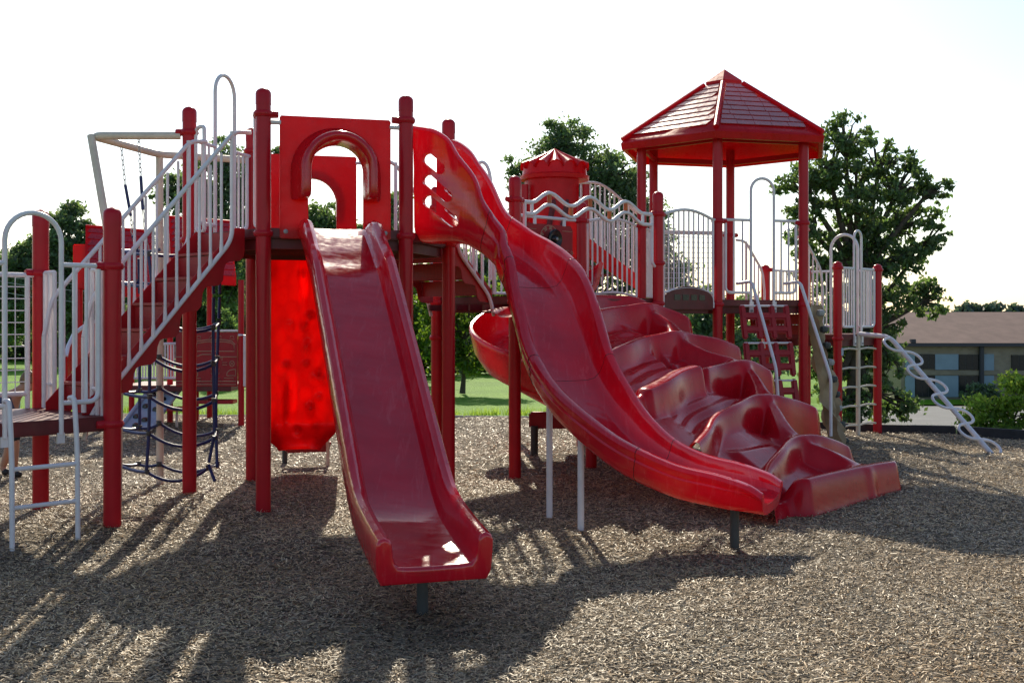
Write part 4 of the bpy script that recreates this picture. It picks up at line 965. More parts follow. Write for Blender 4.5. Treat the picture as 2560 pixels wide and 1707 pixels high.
# ------------------------------------------------------------------ background playhouse
def playhouse():
    Y = 17.6
    R_o = empty('playhouse', (pix(480, 1060, Y).x, Y, 0), 'smaller red fire engine playhouse with shingled roofs behind the big stairs', 'playhouse', None)
    def bx(name, u0, v0, u1, v1, Yc, dy, mat, bev=.006, par=None):
        a = pix(u0, v1, Yc); b = pix(u1, v0, Yc); m = MB(); m.box(((a.x + b.x) / 2, Yc, (a.z + b.z) / 2), b.x - a.x, dy, b.z - a.z); return m.build(name, M[mat], par or R_o, bevel=bev)
    def pst(u, vt, Yc, r=.05):
        p = pix(u, 0, Yc); z = pix(u, vt, Yc).z; return post(Vector((p.x, p.y, 0)), z, [], r=r, parent=R_o, cap=False)
    for u, vt, Yc in ((329, 700, 18.4), (524, 700, 18.6), (603, 700, 17.3), (425, 700, 17.6), (200, 716, 18.6), (832, 960, 18.4)): pst(u, vt, Yc, .046 if u != 832 else .05)
    post(Vector((pix(490, 0, 17.9).x, 17.9, 0)), 1.0, [], r=.046, parent=R_o, cap=False)
    # gable roofs with moulded shingles
    def gable(ridge0, ridge1, drop, depth, Yc, gable_left=True):
        A = pix(*ridge0, Yc); B = pix(*ridge1, Yc + .35); d = (B - A); L = d.length; d.normalize(); fw = Vector((d.y, -d.x, 0)).normalized()
        sl = (fw * depth - UP * drop); H = sl.length; sl.normalize(); sb = (-fw * depth - UP * drop).normalized(); n = d.cross(sl); n = n if n.y < 0 else -n
        m = MB(); m.add([A, B, B + sl * H, A + sl * H, A + sb * H, B + sb * H], [(0, 1, 2, 3), (0, 4, 5, 1)]); o = m.build('roof', M['wall'], R_o, smooth=False)
        f = MB(); rows = 9
        for i in range(rows):
            ya, yb = H * (i + .02) / rows, H * (i + 1) / rows; x = .03
            while x < L - .05:
                x1 = min(L - .02, x + .26 + .05 * ((i * 5 + int(x * 9)) % 3)); sh = .05
                q = lambda x_, y_, h: A + d * x_ + sl * y_ + n * h
                f.add([q(x, yb - .004, .016), q(x1 - .008, yb - .004, .016), q(min(x1 + sh - .008, L), ya, .006), q(x + sh, ya, .006), q(x, yb - .004, .002), q(x1 - .008, yb - .004, .002)], [(0, 1, 2, 3), (4, 5, 1, 0)]); x = x1
        f.build('shingle', M['shingle'], o)
        g = MB(); g.add([A, A + sl * H, A + sb * H], [(0, 1, 2)]); g.build('gable_panel', M['wall'], o, smooth=False)
        e = MB(); P_ = A + sl * H; Q_ = B + sl * H; e.box((P_ + Q_) / 2 - UP * .06, L, .03, .16, d, fw, UP); e.build('fascia', M['wall'], o, bevel=.01)
        t = MB(); t.tube([A, B], .03, 8); t.build('ridge_cap', M['wall'], o); return o
    gable((214, 566), (384, 580), .95, .75, 18.0); gable((420, 543), (575, 555), .92, .75, 18.2)
    m = MB(); A = pix(222, 612, 18.1); B = pix(196, 722, 18.1); m.box((A + B) / 2, .34, .03, .72); m.build('side_panel', M['wall'], R_o, bevel=.02)
    # decks, pickets
    bx('deck', 330, 958, 600, 972, 17.9, 1.15, 'deck')
    m = MB(); Yc = 17.4
    m.tube([pix(318, 862, Yc), pix(462, 858, Yc)], .02, 8); m.tube([pix(318, 945, Yc), pix(462, 945, Yc)], .02, 8)
    for u in range(322, 462, 7): m.tube([pix(u, 862, Yc), pix(u, 945, Yc)], .013, 6)
    m.build('guardrail', M['white'], R_o)
    m = MB(); m.tube([pix(596, 838, 17.25), pix(612, 838, 17.25), pix(612, 965, 17.25)], .025, 8); m.build('guardrail', M['white'], R_o)
    # engraved fire engine front
    Yp = 17.32; p = bx('engine_panel', 440, 830, 594, 966, Yp, .03, 'hdpe'); p['label'] = 'red panel engraved with the front of a fire engine'
    r = bx('panel_rail', 440, 824, 604, 829, Yp - .005, .05, 'white', .005, p)
    e = MB(); Ye = Yp - .019; c = lambda *pts: [pix(u, v, Ye) for u, v in pts]
    def ln(pts, r=.0065, loop=False): e.tube(c(*pts), r, 4, loop=loop)
    mu = 1
    arch_ = [(493 + (u - 493), 0) for u in (0,)]
    ln([(492, 853), (520, 849), (560, 849), (580, 853), (588, 861)]); ln([(492, 858), (520, 854), (560, 854), (577, 857), (585, 862), (586, 878), (492, 878)], loop=True)
    ln([(440, 892), (490, 892), (505, 886), (536, 886), (552, 892), (592, 892)])
    for u in (497, 529, 549, 580): ln([(u - 6, 848), (u - 3, 840), (u + 3, 840), (u + 6, 848)], .005, True)
    for u in (512, 562): ln([(u - 6, 906), (u + 6, 906), (u + 6, 912), (u - 6, 912)], .005, True)
    for u in (580, 470): ln([(u + 6 * math.cos(a), 909 + 7 * math.sin(a)) for a in [2 * PI * k / 14 for k in range(14)]], .005, True); ln([(u - 4, 905), (u + 4, 913)], .004); ln([(u + 4, 905), (u - 4, 913)], .004)
    for s in (1, -1):
        f = lambda u: 531 + s * (u - 531)
        ln([(f(567), 939), (f(568), 931), (f(573), 926), (f(580), 924), (f(589), 923)]); ln([(f(589), 924), (f(589), 939), (f(567), 939)])
        ln([(f(560), 945), (f(584), 945), (f(584), 952), (f(560), 952)], .005, True)
    ln([(440, 953), (590, 953), (590, 961), (440, 961)], .006, True); ln([(527, 922), (549, 922), (549, 934), (527, 934)], .005, True); ln([(527, 946), (550, 946), (550, 962), (527, 962)], .005, True)
    e.build('engraving', M['engrave'], p)
    cu = bpy.data.curves.new('lettering', 'FONT'); cu.body = 'DEPT'; cu.size = .078; cu.align_x = 'RIGHT'; cu.extrude = .001
    t = bpy.data.objects.new('lettering', cu); COL.objects.link(t); t.matrix_world = Matrix.Translation(pix(559, 901, Ye + .001)) @ Matrix.Rotation(PI / 2, 4, 'X'); bpy.context.view_layer.update()
    me = bpy.data.meshes.new_from_object(t.evaluated_get(bpy.context.evaluated_depsgraph_get())); me.transform(t.matrix_world); bpy.data.objects.remove(t); link('lettering', me, M['engrave'], p, False)
    # pale blue climbing slope with round holds
    A = [pix(380, 968, 17.6), pix(455, 970, 17.6), pix(378, 1072, 16.6), pix(300, 1072, 16.6)]; n = (A[1] - A[0]).cross(A[3] - A[0]).normalized(); n = n if n.z > 0 else -n
    m = MB(); m.add([q + n * h for h in (0, -.05) for q in A], [(0, 1, 2, 3), (7, 6, 5, 4), (0, 4, 5, 1), (1, 5, 6, 2), (2, 6, 7, 3), (3, 7, 4, 0)]); s = m.build('climbing_slope', M['blueslope'], R_o, bevel=.012, fixn=True)
    m = MB(); m.tube([A[1] + n * .02, A[2] + n * .02], .03, 8); m.tube([A[0] + n * .02, A[3] + n * .02], .03, 8); m.build('edge_tube', M['blueslope'], s)
    for a, b in ((.25, .2), (.65, .3), (.3, .48), (.7, .55), (.25, .72), (.6, .8), (.45, .93)):
        q = A[0].lerp(A[1], a).lerp(A[3].lerp(A[2], a), b); k = MB(); k.lathe([(0, -.01), (.06, -.01), (.055, .03), (.03, .045), (0, .048)], q, 10); k.build('hand_hold', M['black'], s)
    # two low red seats and a short slide at the side
    for u0, u1, v, Yc in ((424, 460, 1021, 17.0), (490, 588, 1003, 17.5), (812, 832, 1005, 18.4)):
        b = bx('seat', u0, v - 4, u1, v + 5, Yc, .3, 'redmetal'); l = MB(); q = pix((u0 + u1) / 2, v, Yc); l.tube([(q.x, Yc, ground(q.x, Yc) - .1), (q.x, Yc, q.z - .02)], .02, 8); l.build('seat_leg', M['cream'], b)
    m = MB(); P = [pix(u, v, Y_) for u, v, Y_ in ((250, 832, 17.6), (215, 845, 17.3), (185, 868, 17.0), (170, 900, 16.8), (165, 925, 16.6))]; rings = []
    for q in P: rings.append([q + Vector((x, .0, z)) for x, z in ((-.03, .18), (.02, .2), (.03, -.22), (-.03, -.24))])
    m.rings(rings); m.build('side_slide', M['wall'], R_o, fixn=True)
    m = MB(); m.tube([q + UP * .2 for q in P], .03, 8); m.build('slide_rim', M['white'], R_o)
playhouse()

# ------------------------------------------------------------------ boy behind the low deck
def boy():
    Y = 11.7; o = pix(20, 1190, Y); gx, gz = o.x, ground(o.x, Y)
    R_o = empty('person', (gx, Y, gz), 'fair-haired child in blue top and dark shorts bending behind the low deck', 'person')
    def body(name, verts, edges, rad, mat, root=0, par=R_o, sub=2):
        me = bpy.data.meshes.new(name); me.from_pydata([Vector(v) + Vector((gx + .16 * max(0, v[2] - .5) / .46, Y, gz)) for v in verts], edges, []); ob = link(name, me, M[mat], par, False)
        md = ob.modifiers.new('skin', 'SKIN'); md.use_smooth_shade = True
        for i, r in enumerate(rad): me.skin_vertices[0].data[i].radius = (r, r) if not isinstance(r, tuple) else r
        for i in range(len(verts)): me.skin_vertices[0].data[i].use_root = i == root
        ms = ob.modifiers.new('sub', 'SUBSURF'); ms.levels = ms.render_levels = sub
        bpy.context.view_layer.update(); nm = bpy.data.meshes.new_from_object(ob.evaluated_get(bpy.context.evaluated_depsgraph_get())); ob.modifiers.clear(); ob.data = nm; nm.name = name
        nm.polygons.foreach_set('use_smooth', [True] * len(nm.polygons)); return ob
    # bare skin: legs, arms, neck and head as one surface; torso leans over to the left
    V = [(.0, 0, .54), (.07, -.06, .50), (.09, -.05, .30), (.07, -.02, .07), (.13, -.08, .03), (-.06, .07, .50), (-.02, .09, .30), (-.10, .10, .08), (-.04, .07, .03),
         (-.06, 0, .68), (-.10, 0, .82), (-.02, 0, .88), (.05, 0, .93), (.10, 0, 1.0), (-.10, -.13, .80), (-.20, -.20, .64), (-.12, -.28, .52), (-.09, -.31, .47), (-.10, .13, .80), (-.20, .2, .64), (-.1, .26, .52), (-.07, .28, .47)]
    E_ = [(0, 1), (1, 2), (2, 3), (3, 4), (0, 5), (5, 6), (6, 7), (7, 8), (0, 9), (9, 10), (10, 11), (11, 12), (12, 13), (10, 14), (14, 15), (15, 16), (16, 17), (10, 18), (18, 19), (19, 20), (20, 21)]
    rd = [.09, .075, .05, .035, .03, .075, .05, .035, .03, .09, .085, .045, .078, .07, .04, .032, .024, .022, .04, .032, .024, .022]
    body('body', V, E_, rd, 'skin')
    body('shirt', [(-.0, 0, .56), (-.06, 0, .68), (-.10, 0, .82), (-.07, 0, .86), (-.10, -.135, .80), (-.17, -.18, .70), (-.10, .135, .80), (-.17, .18, .70)], [(0, 1), (1, 2), (2, 3), (2, 4), (4, 5), (2, 6), (6, 7)], [.105, .108, .1, .06, .055, .05, .055, .05], 'shirt')
    body('shorts', [(0, 0, .58), (0, 0, .50), (.075, -.06, .46), (.085, -.055, .34), (-.06, .07, .46), (-.03, .085, .34)], [(0, 1), (1, 2), (2, 3), (1, 4), (4, 5)], [.11, .11, .085, .08, .085, .08], 'shorts')
    for a, b in (((.07, -.02, .04), (.17, -.09, .03)), ((-.10, .10, .045), (0, .06, .03))):
        body('shoe', [a, ((a[0] + b[0]) / 2, (a[1] + b[1]) / 2, .04), b], [(0, 1), (1, 2)], [.04, .042, .034], 'shoe')
    h = MB(); c = Vector((gx + .07 + .165, Y, gz + .99)); rings = []
    for j in range(9):
        ph = -.25 + (PI / 2 + .25) * j / 8; rings.append([c + Vector((.098 * math.cos(ph) * math.cos(a) - .012, .098 * math.cos(ph) * math.sin(a), .105 * math.sin(ph) + .005 * math.sin(5 * a))) - Vector((.03 * (1 if math.cos(a) > .5 and ph < .5 else 0), 0, 0)) for a in [2 * PI * k / 18 for k in range(18)]])
    h.rings(rings); h.build('hair', M['hair'], R_o)
    for s in (-1, 1):
        e = MB(); e.lathe([(0, -.008), (.008, 0), (0, .008)], c + Vector((.082, s * .03, -.01)), 8); e.build('eye', M['black'], R_o)
        e = MB(); e.lathe([(0, -.025), (.016, -.01), (.018, .01), (0, .024)], c + Vector((-.01, s * .082, -.02)), 8); e.build('ear', M['skin'], R_o)
    e = MB(); e.lathe([(0, -.018), (.014, -.01), (.008, .012), (0, .022)], c + Vector((.09, 0, -.03)), 8); e.build('nose', M['skin'], R_o)
    e = MB(); e.tube([c + Vector((.078, -.022, -.065)), c + Vector((.084, 0, -.067)), c + Vector((.078, .022, -.065))], .006, 6); e.build('mouth', M['hpink'], R_o)
M['hpink'] = paint('lips', (.4, .12, .1), .5, .05, .02)
boy()

# ------------------------------------------------------------------ school building beyond the parking lot
def brick(name, c1, c2, mortar, sc):
    m, nt, out = newmat(name); T = NT(nt); c = T.n('ShaderNodeTexCoord'); mp = T.n('ShaderNodeMapping'); mp.inputs['Rotation'].default_value = (PI / 2, 0, 0); T.l(c, 'Object', mp, 'Vector')
    b = T.n('ShaderNodeTexBrick'); b.inputs['Scale'].default_value = sc; b.inputs['Color1'].default_value = (*c1, 1); b.inputs['Color2'].default_value = (*c2, 1); b.inputs['Mortar'].default_value = (*mortar, 1); b.inputs['Mortar Size'].default_value = .012
    T.l(mp, 'Vector', b, 'Vector'); n = T.noise(T.coord(), .4, 6); r = T.ramp(n, 'Fac', [(.3, g3(.75)), (.7, g3(1.1))]); mu = T.n('ShaderNodeMixRGB', blend_type='MULTIPLY'); mu.inputs['Fac'].default_value = 1; T.l(b, 'Color', mu, 'Color1'); T.l(r, 'Color', mu, 'Color2')
    p = T.n('ShaderNodeBsdfPrincipled'); p.inputs['Roughness'].default_value = .9; T.l(mu, 'Color', p, 'Base Color'); T.l(p, 'BSDF', out, 'Surface'); return m
M['bwall'] = brick('tan_brick', (.34, .28, .19), (.29, .235, .155), (.28, .26, .22), 1.0)
M['bpanel'] = paint('blue_grey_panel', (.26, .35, .41), .8, .08, .05, scale=1)
M['bglass'] = paint('dark_window_glass', (.02, .022, .02), .12, .2, .0, .6)
M['bframe'] = paint('dark_window_frame', (.03, .028, .026), .5, .1, .0)
M['bfascia'] = paint('dark_gutter', (.035, .035, .045), .5, .1, .0)
M['broof'] = paint('brown_roof_shingles', (.26, .165, .13), .85, .16, .3, scale=.7)
def building():
    Y = 121.0; o = pix(2400, 997, Y); B = empty('school_building', (o.x, Y, o.z), 'low tan brick building with brown roof beyond the parking lot', 'building')
    X = lambda u: pix(u, 0, Y).x; Z = lambda v: pix(0, v, Y).z
    x0, x1, zb, ze = X(2252), X(2860), Z(1003), Z(862); m = MB(); m.box(((x0 + x1) / 2, Y + 9, (zb - 1 + ze) / 2), x1 - x0, 18, ze - zb + 1); m.build('wall', M['bwall'], B)
    m = MB(); yr, zr, zg = Y + 9.5, pix(0, 780, Y + 9.5).z, Z(857)
    m.add([(x0 - .8, Y - .8, zg), (x1 + .8, Y - .8, zg), (x1 + .8, yr, zr), (x0 - .8, yr, zr), (x0 - .8, Y + 19.8, zg), (x1 + .8, Y + 19.8, zg)], [(0, 1, 2, 3), (3, 2, 5, 4), (0, 3, 4), (1, 5, 2)]); r = m.build('roof', M['broof'], B, smooth=False)
    m = MB(); m.box(((x0 + x1) / 2, Y - .8, Z(861.5)), x1 - x0 + 1.6, .25, Z(857) - Z(865)); m.build('gutter', M['bfascia'], r)
    m = MB(); m.box((X(2277), Y - .6, Z(852)), .5, .6, .4); m.build('vent', M['bfascia'], r, bevel=.03)
    def rect(name, u0, v0, u1, v1, mat, dy, par=B): m = MB(); m.box(((X(u0) + X(u1)) / 2, Y - dy / 2, (Z(v0) + Z(v1)) / 2), X(u1) - X(u0), dy, Z(v0) - Z(v1)); return m.build(name, M[mat], par)
    for (u0, v0, u1, v1) in ((2337, 885, 2395, 924), (2455, 885, 2484, 925.5), (2337, 938.5, 2395, 992), (2455, 938.5, 2484, 992), (2262, 885, 2286, 923), (2262, 938.5, 2286, 992)): rect('spandrel_panel', u0, v0, u1, v1, 'bpanel', .12)
    for (u0, v0, u1, v1) in ((2288, 885, 2336, 922), (2396, 886, 2446, 924), (2288, 938, 2336, 992), (2396, 939, 2446, 992), (2528, 887, 2600, 985), (2640, 887, 2700, 985)):
        w = rect('window', u0, v0, u1, v1, 'bframe', .16); k = 3 if u1 - u0 < 60 else 4
        for i in range(k):
            a = u0 + (u1 - u0) * i / k + 1; b = u0 + (u1 - u0) * (i + 1) / k - 1; rect('pane', a, v0 + 1.2, b, v1 - 1.2, 'bglass', .18, w)
    m = MB(); m.tube([(X(2451), Y - .3, Z(864)), (X(2451), Y - .3, zb)], .28, 8); m.build('downpipe', M['bfascia'], B)
    rect('ledge', 2253, 926, 2858, 937, 'bwall', .2)
building()
m = MB()                                                        # grass verge in front of it
vs = [(x, y, ground(x, y) + .12) for y in np.linspace(117, 121.5, 3) for x in np.linspace(30, 110, 20)]
F = np.array([(j * 20 + i, j * 20 + i + 1, (j + 1) * 20 + i + 1, (j + 1) * 20 + i) for j in range(2) for i in range(19)]); vs = np.array(vs); vs[20:, 2] += .5
tag(np_mesh('grass_verge', vs, F, M['grass'], smooth=True), kind='structure')

# ------------------------------------------------------------------ trees and shrubs
def leaves_mesh(name, C, size, mat, parent, droop=.35, shade=None):
    n = len(C); s = size * rng.uniform(.65, 1.3, n)
    d = rng.normal(size=(n, 3)); d[:, 2] -= droop; d /= np.linalg.norm(d, axis=1)[:, None]
    q = rng.normal(size=(n, 3)); w = np.cross(d, q); w /= np.linalg.norm(w, axis=1)[:, None]; nn = np.cross(d, w)
    P = np.stack([C - d * (s * .5)[:, None], C + w * (s * .27)[:, None] + nn * (s * .08)[:, None], C + d * (s * .5)[:, None], C - w * (s * .27)[:, None] + nn * (s * .08)[:, None]], 1).reshape(-1, 3)
    F = np.arange(n * 4).reshape(n, 4); cv = rng.uniform(.6, 1.35, (n, 1)) * (np.ones((n, 1)) if shade is None else shade[:, None])
    col = np.concatenate([np.repeat(np.clip(cv * np.array([1, 1, 1]) * rng.uniform(.9, 1.1, (n, 3)), 0, 2), 4, 0), np.ones((n * 4, 1))], 1)
    return np_mesh(name, P, F, mat, parent, col=col)
def tree(name, label, Y, base_u, lobes, leaf, count, mat='leaf', trunk=.18, depth=.8, cl=14, spread=.34, group=None, cat='tree', base_v=None, fork=.45, droop=.35):
    bx = pix(base_u, 0, Y).x; gz = ground(bx, Y) - .05; R_o = empty(name, (bx, Y, gz), label, cat, group)
    px = Y / FPX; tot = sum(l[2] * l[3] for l in lobes); C = []; limbs = MB(); ends = []
    cs = [pix(u, v, Y) for u, v, _, _ in lobes]; top = max(c.z for c in cs); low = min(c.z - l[3] * px for c, l in zip(cs, lobes))
    fz = gz + (top - gz) * fork; H = top - gz
    tp = [Vector((bx + .02 * H * math.sin(2.2 * k / 5), Y + .015 * H * math.sin(3 * k / 5), gz + (fz - gz) * k / 5)) for k in range(6)]
    limbs.tube(tp, [trunk * (1.25 if k == 0 else 1.05 - .09 * k) for k in range(6)], 10)
    for (u, v, ru, rv), c in zip(lobes, cs):
        rx, rz = ru * px, rv * px; ry = (rx + rz) / 2 * depth; c = c + Vector((0, random.uniform(-.5, .5) * ry, 0))
        k = max(3, int(cl * math.sqrt(ru * rv * len(lobes) / tot))); nl = int(count * ru * rv / tot)
        p0 = tp[-1] if c.z > tp[-1].z + .1 * H else tp[3]; mid = p0.lerp(c, .5) + Vector((random.uniform(-.1, .1) * rx, random.uniform(-.2, .2) * ry, .12 * rz)); L = [p0, mid, c]
        limbs.tube([p0, p0.lerp(mid, .5) + UP * .03 * H * .3, mid, mid.lerp(c, .55), c], [trunk * .55, trunk * .45, trunk * .36, trunk * .26, trunk * .16], 6)
        for _ in range(k):
            r = random.random() ** .36 * 1.08; th = random.uniform(0, 2 * PI); ph = math.acos(random.uniform(-1, 1))
            q = c + Vector((rx * r * math.sin(ph) * math.cos(th), ry * r * math.sin(ph) * math.sin(th), rz * r * math.cos(ph)))
            limbs.tube([c.lerp(mid, .3), c.lerp(q, .55) + UP * .06 * rz, q], [trunk * .14, trunk * .09, trunk * .03], 4)
            sz = random.uniform(.45, 1.25); m_ = max(6, int(nl / k * sz ** 2 * 1.3)); sg = spread * (rx + rz) / 2 * sz; g = rng.normal(size=(m_, 3)) * .52
            C.append(np.array(q) + g * np.array([sg * 1.25, sg * 1.15, sg * .72]))
    C = np.concatenate(C); C[:, 2] = np.maximum(C[:, 2], gz + .15)
    limbs.build('trunk', M['bark'], R_o); leaves_mesh('crown', C, leaf, M[mat], R_o, droop); return R_o
tree('broadleaf_tree', 'tall airy tree beside the parking lot with drooping lower boughs', 23.0, 2130,
     [(2110, 345, 75, 55), (2060, 410, 80, 60), (2210, 395, 75, 55), (2010, 470, 60, 70), (2130, 470, 90, 70), (2250, 460, 80, 60), (2330, 470, 45, 40), (2020, 570, 70, 70), (2140, 570, 90, 70), (2270, 560, 90, 60), (2345, 590, 40, 45),
      (2050, 660, 80, 50), (2180, 650, 90, 50), (2290, 640, 70, 40), (2120, 740, 90, 50), (2230, 735, 90, 50), (2330, 745, 55, 45), (2110, 830, 80, 60), (2200, 820, 70, 50), (2060, 900, 60, 60), (2140, 920, 90, 60), (2240, 900, 60, 50), (2180, 1000, 90, 50), (2090, 990, 70, 60), (2260, 1010, 50, 40)],
     .115, 27000, 'leafnear', .17, .8, 24, .245, fork=.5, droop=.8)
tree('broadleaf_tree', 'dense dark tree rising behind the scalloped silo', 52.0, 1450,
     [(1400, 345, 70, 50), (1360, 410, 60, 60), (1450, 400, 80, 70), (1530, 430, 70, 60), (1590, 500, 70, 70), (1480, 510, 100, 80), (1370, 520, 80, 90), (1630, 580, 60, 70), (1550, 620, 110, 90), (1420, 650, 120, 90), (1290, 430, 30, 40), (1300, 620, 70, 80), (1660, 700, 70, 70), (1500, 760, 160, 80)],
     .2, 44000, 'leaf', .4, .9, 32, .33)
tree('broadleaf_tree', 'dark tree crown showing above the stair rails', 44.0, 560,
     [(555, 390, 50, 45), (520, 460, 70, 60), (610, 450, 70, 70), (470, 520, 60, 50), (560, 560, 110, 80), (650, 560, 90, 90), (420, 480, 45, 40), (700, 420, 25, 60), (480, 640, 110, 80), (600, 700, 120, 90)],
     .18, 26000, 'leaf', .3, .9, 30, .32)
tree('broadleaf_tree', 'green tree seen through the slide entrance arch', 40.0, 860,
     [(800, 540, 60, 50), (770, 600, 60, 60), (880, 600, 60, 50), (990, 520, 30, 60), (985, 620, 45, 60), (850, 680, 120, 70), (1000, 720, 80, 70)],
     .17, 16000, 'leafnear', .25, .9, 26, .34)
tree('broadleaf_tree', 'rounded dark tree behind the left hoop', 50.0, 160,
     [(165, 545, 45, 40), (150, 600, 65, 50), (220, 600, 40, 50), (90, 640, 60, 50), (180, 670, 90, 60), (30, 680, 60, 60), (250, 660, 40, 50), (120, 740, 120, 70), (20, 770, 70, 80), (220, 780, 80, 80)],
     .2, 36000, 'leaf', .32, .9, 34, .34)
tree('young_tree', 'slim young maple on the lawn seen between the slides', 27.0, 1156,
     [(1110, 745, 60, 45), (1180, 740, 60, 50), (1240, 770, 50, 50), (1090, 800, 50, 50), (1160, 820, 60, 50), (1230, 840, 50, 45), (1120, 880, 45, 40), (1195, 900, 40, 35)],
     .12, 9000, 'leafyoung', .06, .9, 12, .42, fork=.55)
tree('young_tree', 'bright green young tree behind the straight slide', 33.0, 1010,
     [(1040, 720, 50, 60), (1000, 780, 60, 60), (1060, 800, 50, 60), (1040, 870, 60, 50)], .18, 3600, 'leafyoung', .08, .9, 12, .42)
tree('spruce_tree', 'small spruce tip behind the rope net', 30.0, 568, [(566, 800, 9, 30), (566, 835, 26, 22), (566, 865, 40, 22), (566, 900, 52, 26)], .13, 2600, 'leafnear', .06, .9, 14, .5)
# the wood along the far side of the lawn: every tree its own object
r = random.Random(3)
k = 0
for u in list(range(-260, 1300, 92)):
    Y = 62 + r.uniform(-4, 8); v = 690 + r.uniform(-45, 50) - (40 if 330 < u < 760 else 0); h = 930 - v
    tree('woodland_tree', 'dark tree in the wood along the far side of the lawn', Y, u, [(u + r.uniform(-15, 15), v, 50, 45), (u - 40, v + 55, 58, 55), (u + 40, v + 60, 58, 55), (u, v + 120, 85, 60), (u + r.uniform(-30, 30), v + 185, 85, 50)], .34, 6200, 'leaf', .3, .9, 20, .45, group='trees of the far wood'); k += 1
for u in (985, 1050, 1120, 1190, 1260, 1330):
    tree('woodland_tree', 'low leafy tree at the shaded lawn edge behind the slides', 40 + r.uniform(-2, 3), u, [(u, 760 + r.uniform(-20, 20), 40, 40), (u - 28, 820, 45, 45), (u + 28, 830, 45, 45), (u, 890, 60, 45), (u + 10, 930, 60, 24)], .2, 3600, 'leafyoung' if u in (1050, 1260) else 'leafnear', .12, .9, 14, .42, group='leafy trees at the lawn edge')
for u, v in ((1330, 760), (1700, 765), (1775, 745), (1860, 775), (1940, 800), (1620, 770)):
    tree('woodland_tree', 'distant tree below the bridge deck line', 70 + r.uniform(-5, 5), u, [(u, v, 34, 34), (u - 30, v + 50, 46, 45), (u + 32, v + 50, 46, 45), (u, v + 110, 70, 55)], .42, 2000, 'leaf', .25, .9, 12, .5, group='distant trees under the bridge deck')
for u, v, ru in ((2415, 772, 30), (2470, 776, 36), (2545, 779, 30), (2620, 772, 40), (2330, 772, 34)):
    tree('distant_tree', 'hazy treetop peeping over the building roof', 190, u, [(u, v, ru, 14), (u - ru * .5, v + 18, ru, 22), (u + ru * .5, v + 18, ru, 22), (u, v + 50, ru, 30)], 1.3, 700, 'leaffar', .5, .9, 12, .5, group='treetops over the building roof')
def shrub(name, label, Y, lobes, leaf, count, mat): return tree(name, label, Y, sum(l[0] for l in lobes) / len(lobes), lobes, leaf, count, mat, .035, .9, 13, .45, cat='shrub', fork=.25, droop=-.3)
shrub('leafy_shrub', 'light green leafy shrub at the edge of the mulch', 18.3, [(2470, 1010, 45, 35), (2530, 985, 55, 45), (2420, 1045, 40, 35), (2490, 1060, 70, 30), (2560, 1040, 60, 50), (2585, 960, 30, 40), (2630, 1020, 60, 60)], .095, 5200, 'shrub')
shrub('dark_bush', 'dark bush against the brick building wall', 116, [(2450, 975, 26, 18), (2475, 985, 26, 16), (2425, 990, 20, 12)], .5, 900, 'leaf')
# grass tufts at the rim of the mulch
def tufts():
    C = []; 
    for x in np.concatenate([rng.uniform(-14, 3.4, 1500), rng.uniform(3.6, 10, 90)]):
        y = edgeY(x) + .12 + abs(rng.normal(0, .18)); n = 4; z = ground(x, y)
        for _ in range(n): C.append((x + rng.normal(0, .03), y + rng.normal(0, .03), z))
    C = np.array(C); n = len(C); h = rng.uniform(.05, .17, n); a = rng.uniform(0, 2 * PI, n); l = rng.uniform(.1, .7, n) * h; w = .006
    tip = C + np.stack([l * np.cos(a), l * np.sin(a), h], 1); s = np.stack([-np.sin(a) * w, np.cos(a) * w, 0 * a], 1)
    P = np.stack([C - s, C + s, tip], 1).reshape(-1, 3); F = np.arange(n * 3).reshape(n, 3); col = np.concatenate([np.repeat(rng.uniform(.7, 1.3, (n, 1)) * np.ones((1, 3)), 3, 0), np.ones((n * 3, 1))], 1)
    tag(np_mesh('grass', P, F, M['shrub'], col=col), 'long grass blades along the mulch edge', 'grass', kind='stuff')
tufts()
for v0, v1 in ((648, 672), (661, 690), (682, 722)):
    m = MB(); A = pix(-260, v0 - 28, 38); B = pix(420, v1 + 34, 38); m.tube([A.lerp(B, i / 14) - UP * (.5 * 4 * (i / 14) * (1 - i / 14)) for i in range(15)], .011, 5)
    tag(m.build('overhead_cable', M['wire']), 'thin overhead cable in front of the left trees', 'cable', 'overhead cables')
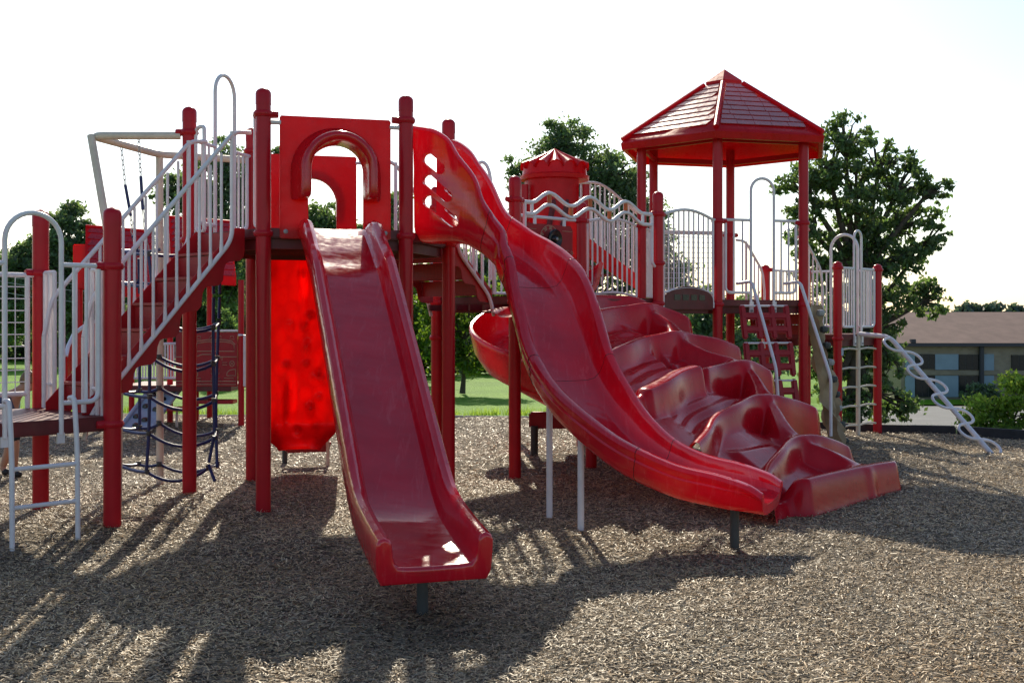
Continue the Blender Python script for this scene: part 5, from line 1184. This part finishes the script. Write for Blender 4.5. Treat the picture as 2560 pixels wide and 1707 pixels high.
# ------------------------------------------------------------------ camera, sun and sky
cam = bpy.data.cameras.new('camera'); co = bpy.data.objects.new('camera', cam); COL.objects.link(co)
co.location = (0, 0, CAM_H); co.rotation_euler = (PI / 2, 0, 0); cam.sensor_width = 36; cam.sensor_fit = 'HORIZONTAL'
cam.lens = FPX / 2560 * 36; cam.shift_y = -(853.5 - HOR) / 2560; cam.clip_end = 5000; cam.clip_start = .05
scene.camera = co
EL, AZ = math.radians(33), math.radians(-6.0)          # sun ahead of the camera, a little to the left
w = bpy.data.worlds.new('World'); scene.world = w; w.use_nodes = True; nt = w.node_tree; bg = nt.nodes['Background']
sk = nt.nodes.new('ShaderNodeTexSky'); sk.sky_type = 'NISHITA'; sk.sun_disc = False; sk.sun_elevation = EL; sk.sun_rotation = AZ
sk.air_density = 1.0; sk.dust_density = .8; sk.ozone_density = 1.2
W = NT(nt)
geo = W.n('ShaderNodeTexCoord'); nz = W.n('ShaderNodeVectorMath', operation='NORMALIZE'); W.l(geo, 'Generated', nz, 0)
sp = W.n('ShaderNodeSeparateXYZ'); W.l(nz, 'Vector', sp, 'Vector')
band = W.n('ShaderNodeMapRange', interpolation_type='SMOOTHSTEP'); band.inputs['From Min'].default_value = .62; band.inputs['From Max'].default_value = .26; W.l(sp, 'Z', band, 'Value')
side = W.n('ShaderNodeMapRange', interpolation_type='SMOOTHSTEP'); side.inputs['From Min'].default_value = .45; side.inputs['From Max'].default_value = .96; W.l(sp, 'Y', side, 'Value')
gl = W.n('ShaderNodeMath', operation='MULTIPLY'); W.l(band, 'Result', gl, 0); W.l(side, 'Result', gl, 1)
hz = W.n('ShaderNodeMixRGB'); hz.inputs['Color1'].default_value = (0, 0, 0, 1); hz.inputs['Color2'].default_value = (.6, .7, .9, 1); W.l(gl, 'Value', hz, 'Fac')   # added brightness low on the sunny side, whitening the sky in view
ad = W.n('ShaderNodeMixRGB', blend_type='ADD'); ad.inputs['Fac'].default_value = 1; W.l(sk, 'Color', ad, 'Color1'); W.l(hz, 'Color', ad, 'Color2')
nt.links.new(ad.outputs['Color'], bg.inputs['Color']); bg.inputs['Strength'].default_value = .15
sl = bpy.data.lights.new('sun', 'SUN'); sl.energy = 5.0; sl.angle = math.radians(.53); sl.color = (1, .90, .71)
so = bpy.data.objects.new('sun', sl); COL.objects.link(so)
dv = Vector((math.sin(AZ) * math.cos(EL), math.cos(AZ) * math.cos(EL), math.sin(EL)))
so.rotation_euler = dv.to_track_quat('Z', 'Y').to_euler(); so.location = (0, 0, 30)
scene.view_settings.view_transform = 'Standard'; scene.view_settings.look = 'None'; scene.view_settings.exposure = 0; scene.view_settings.gamma = 1
scene.cycles.max_bounces = 8; scene.cycles.transparent_max_bounces = 8
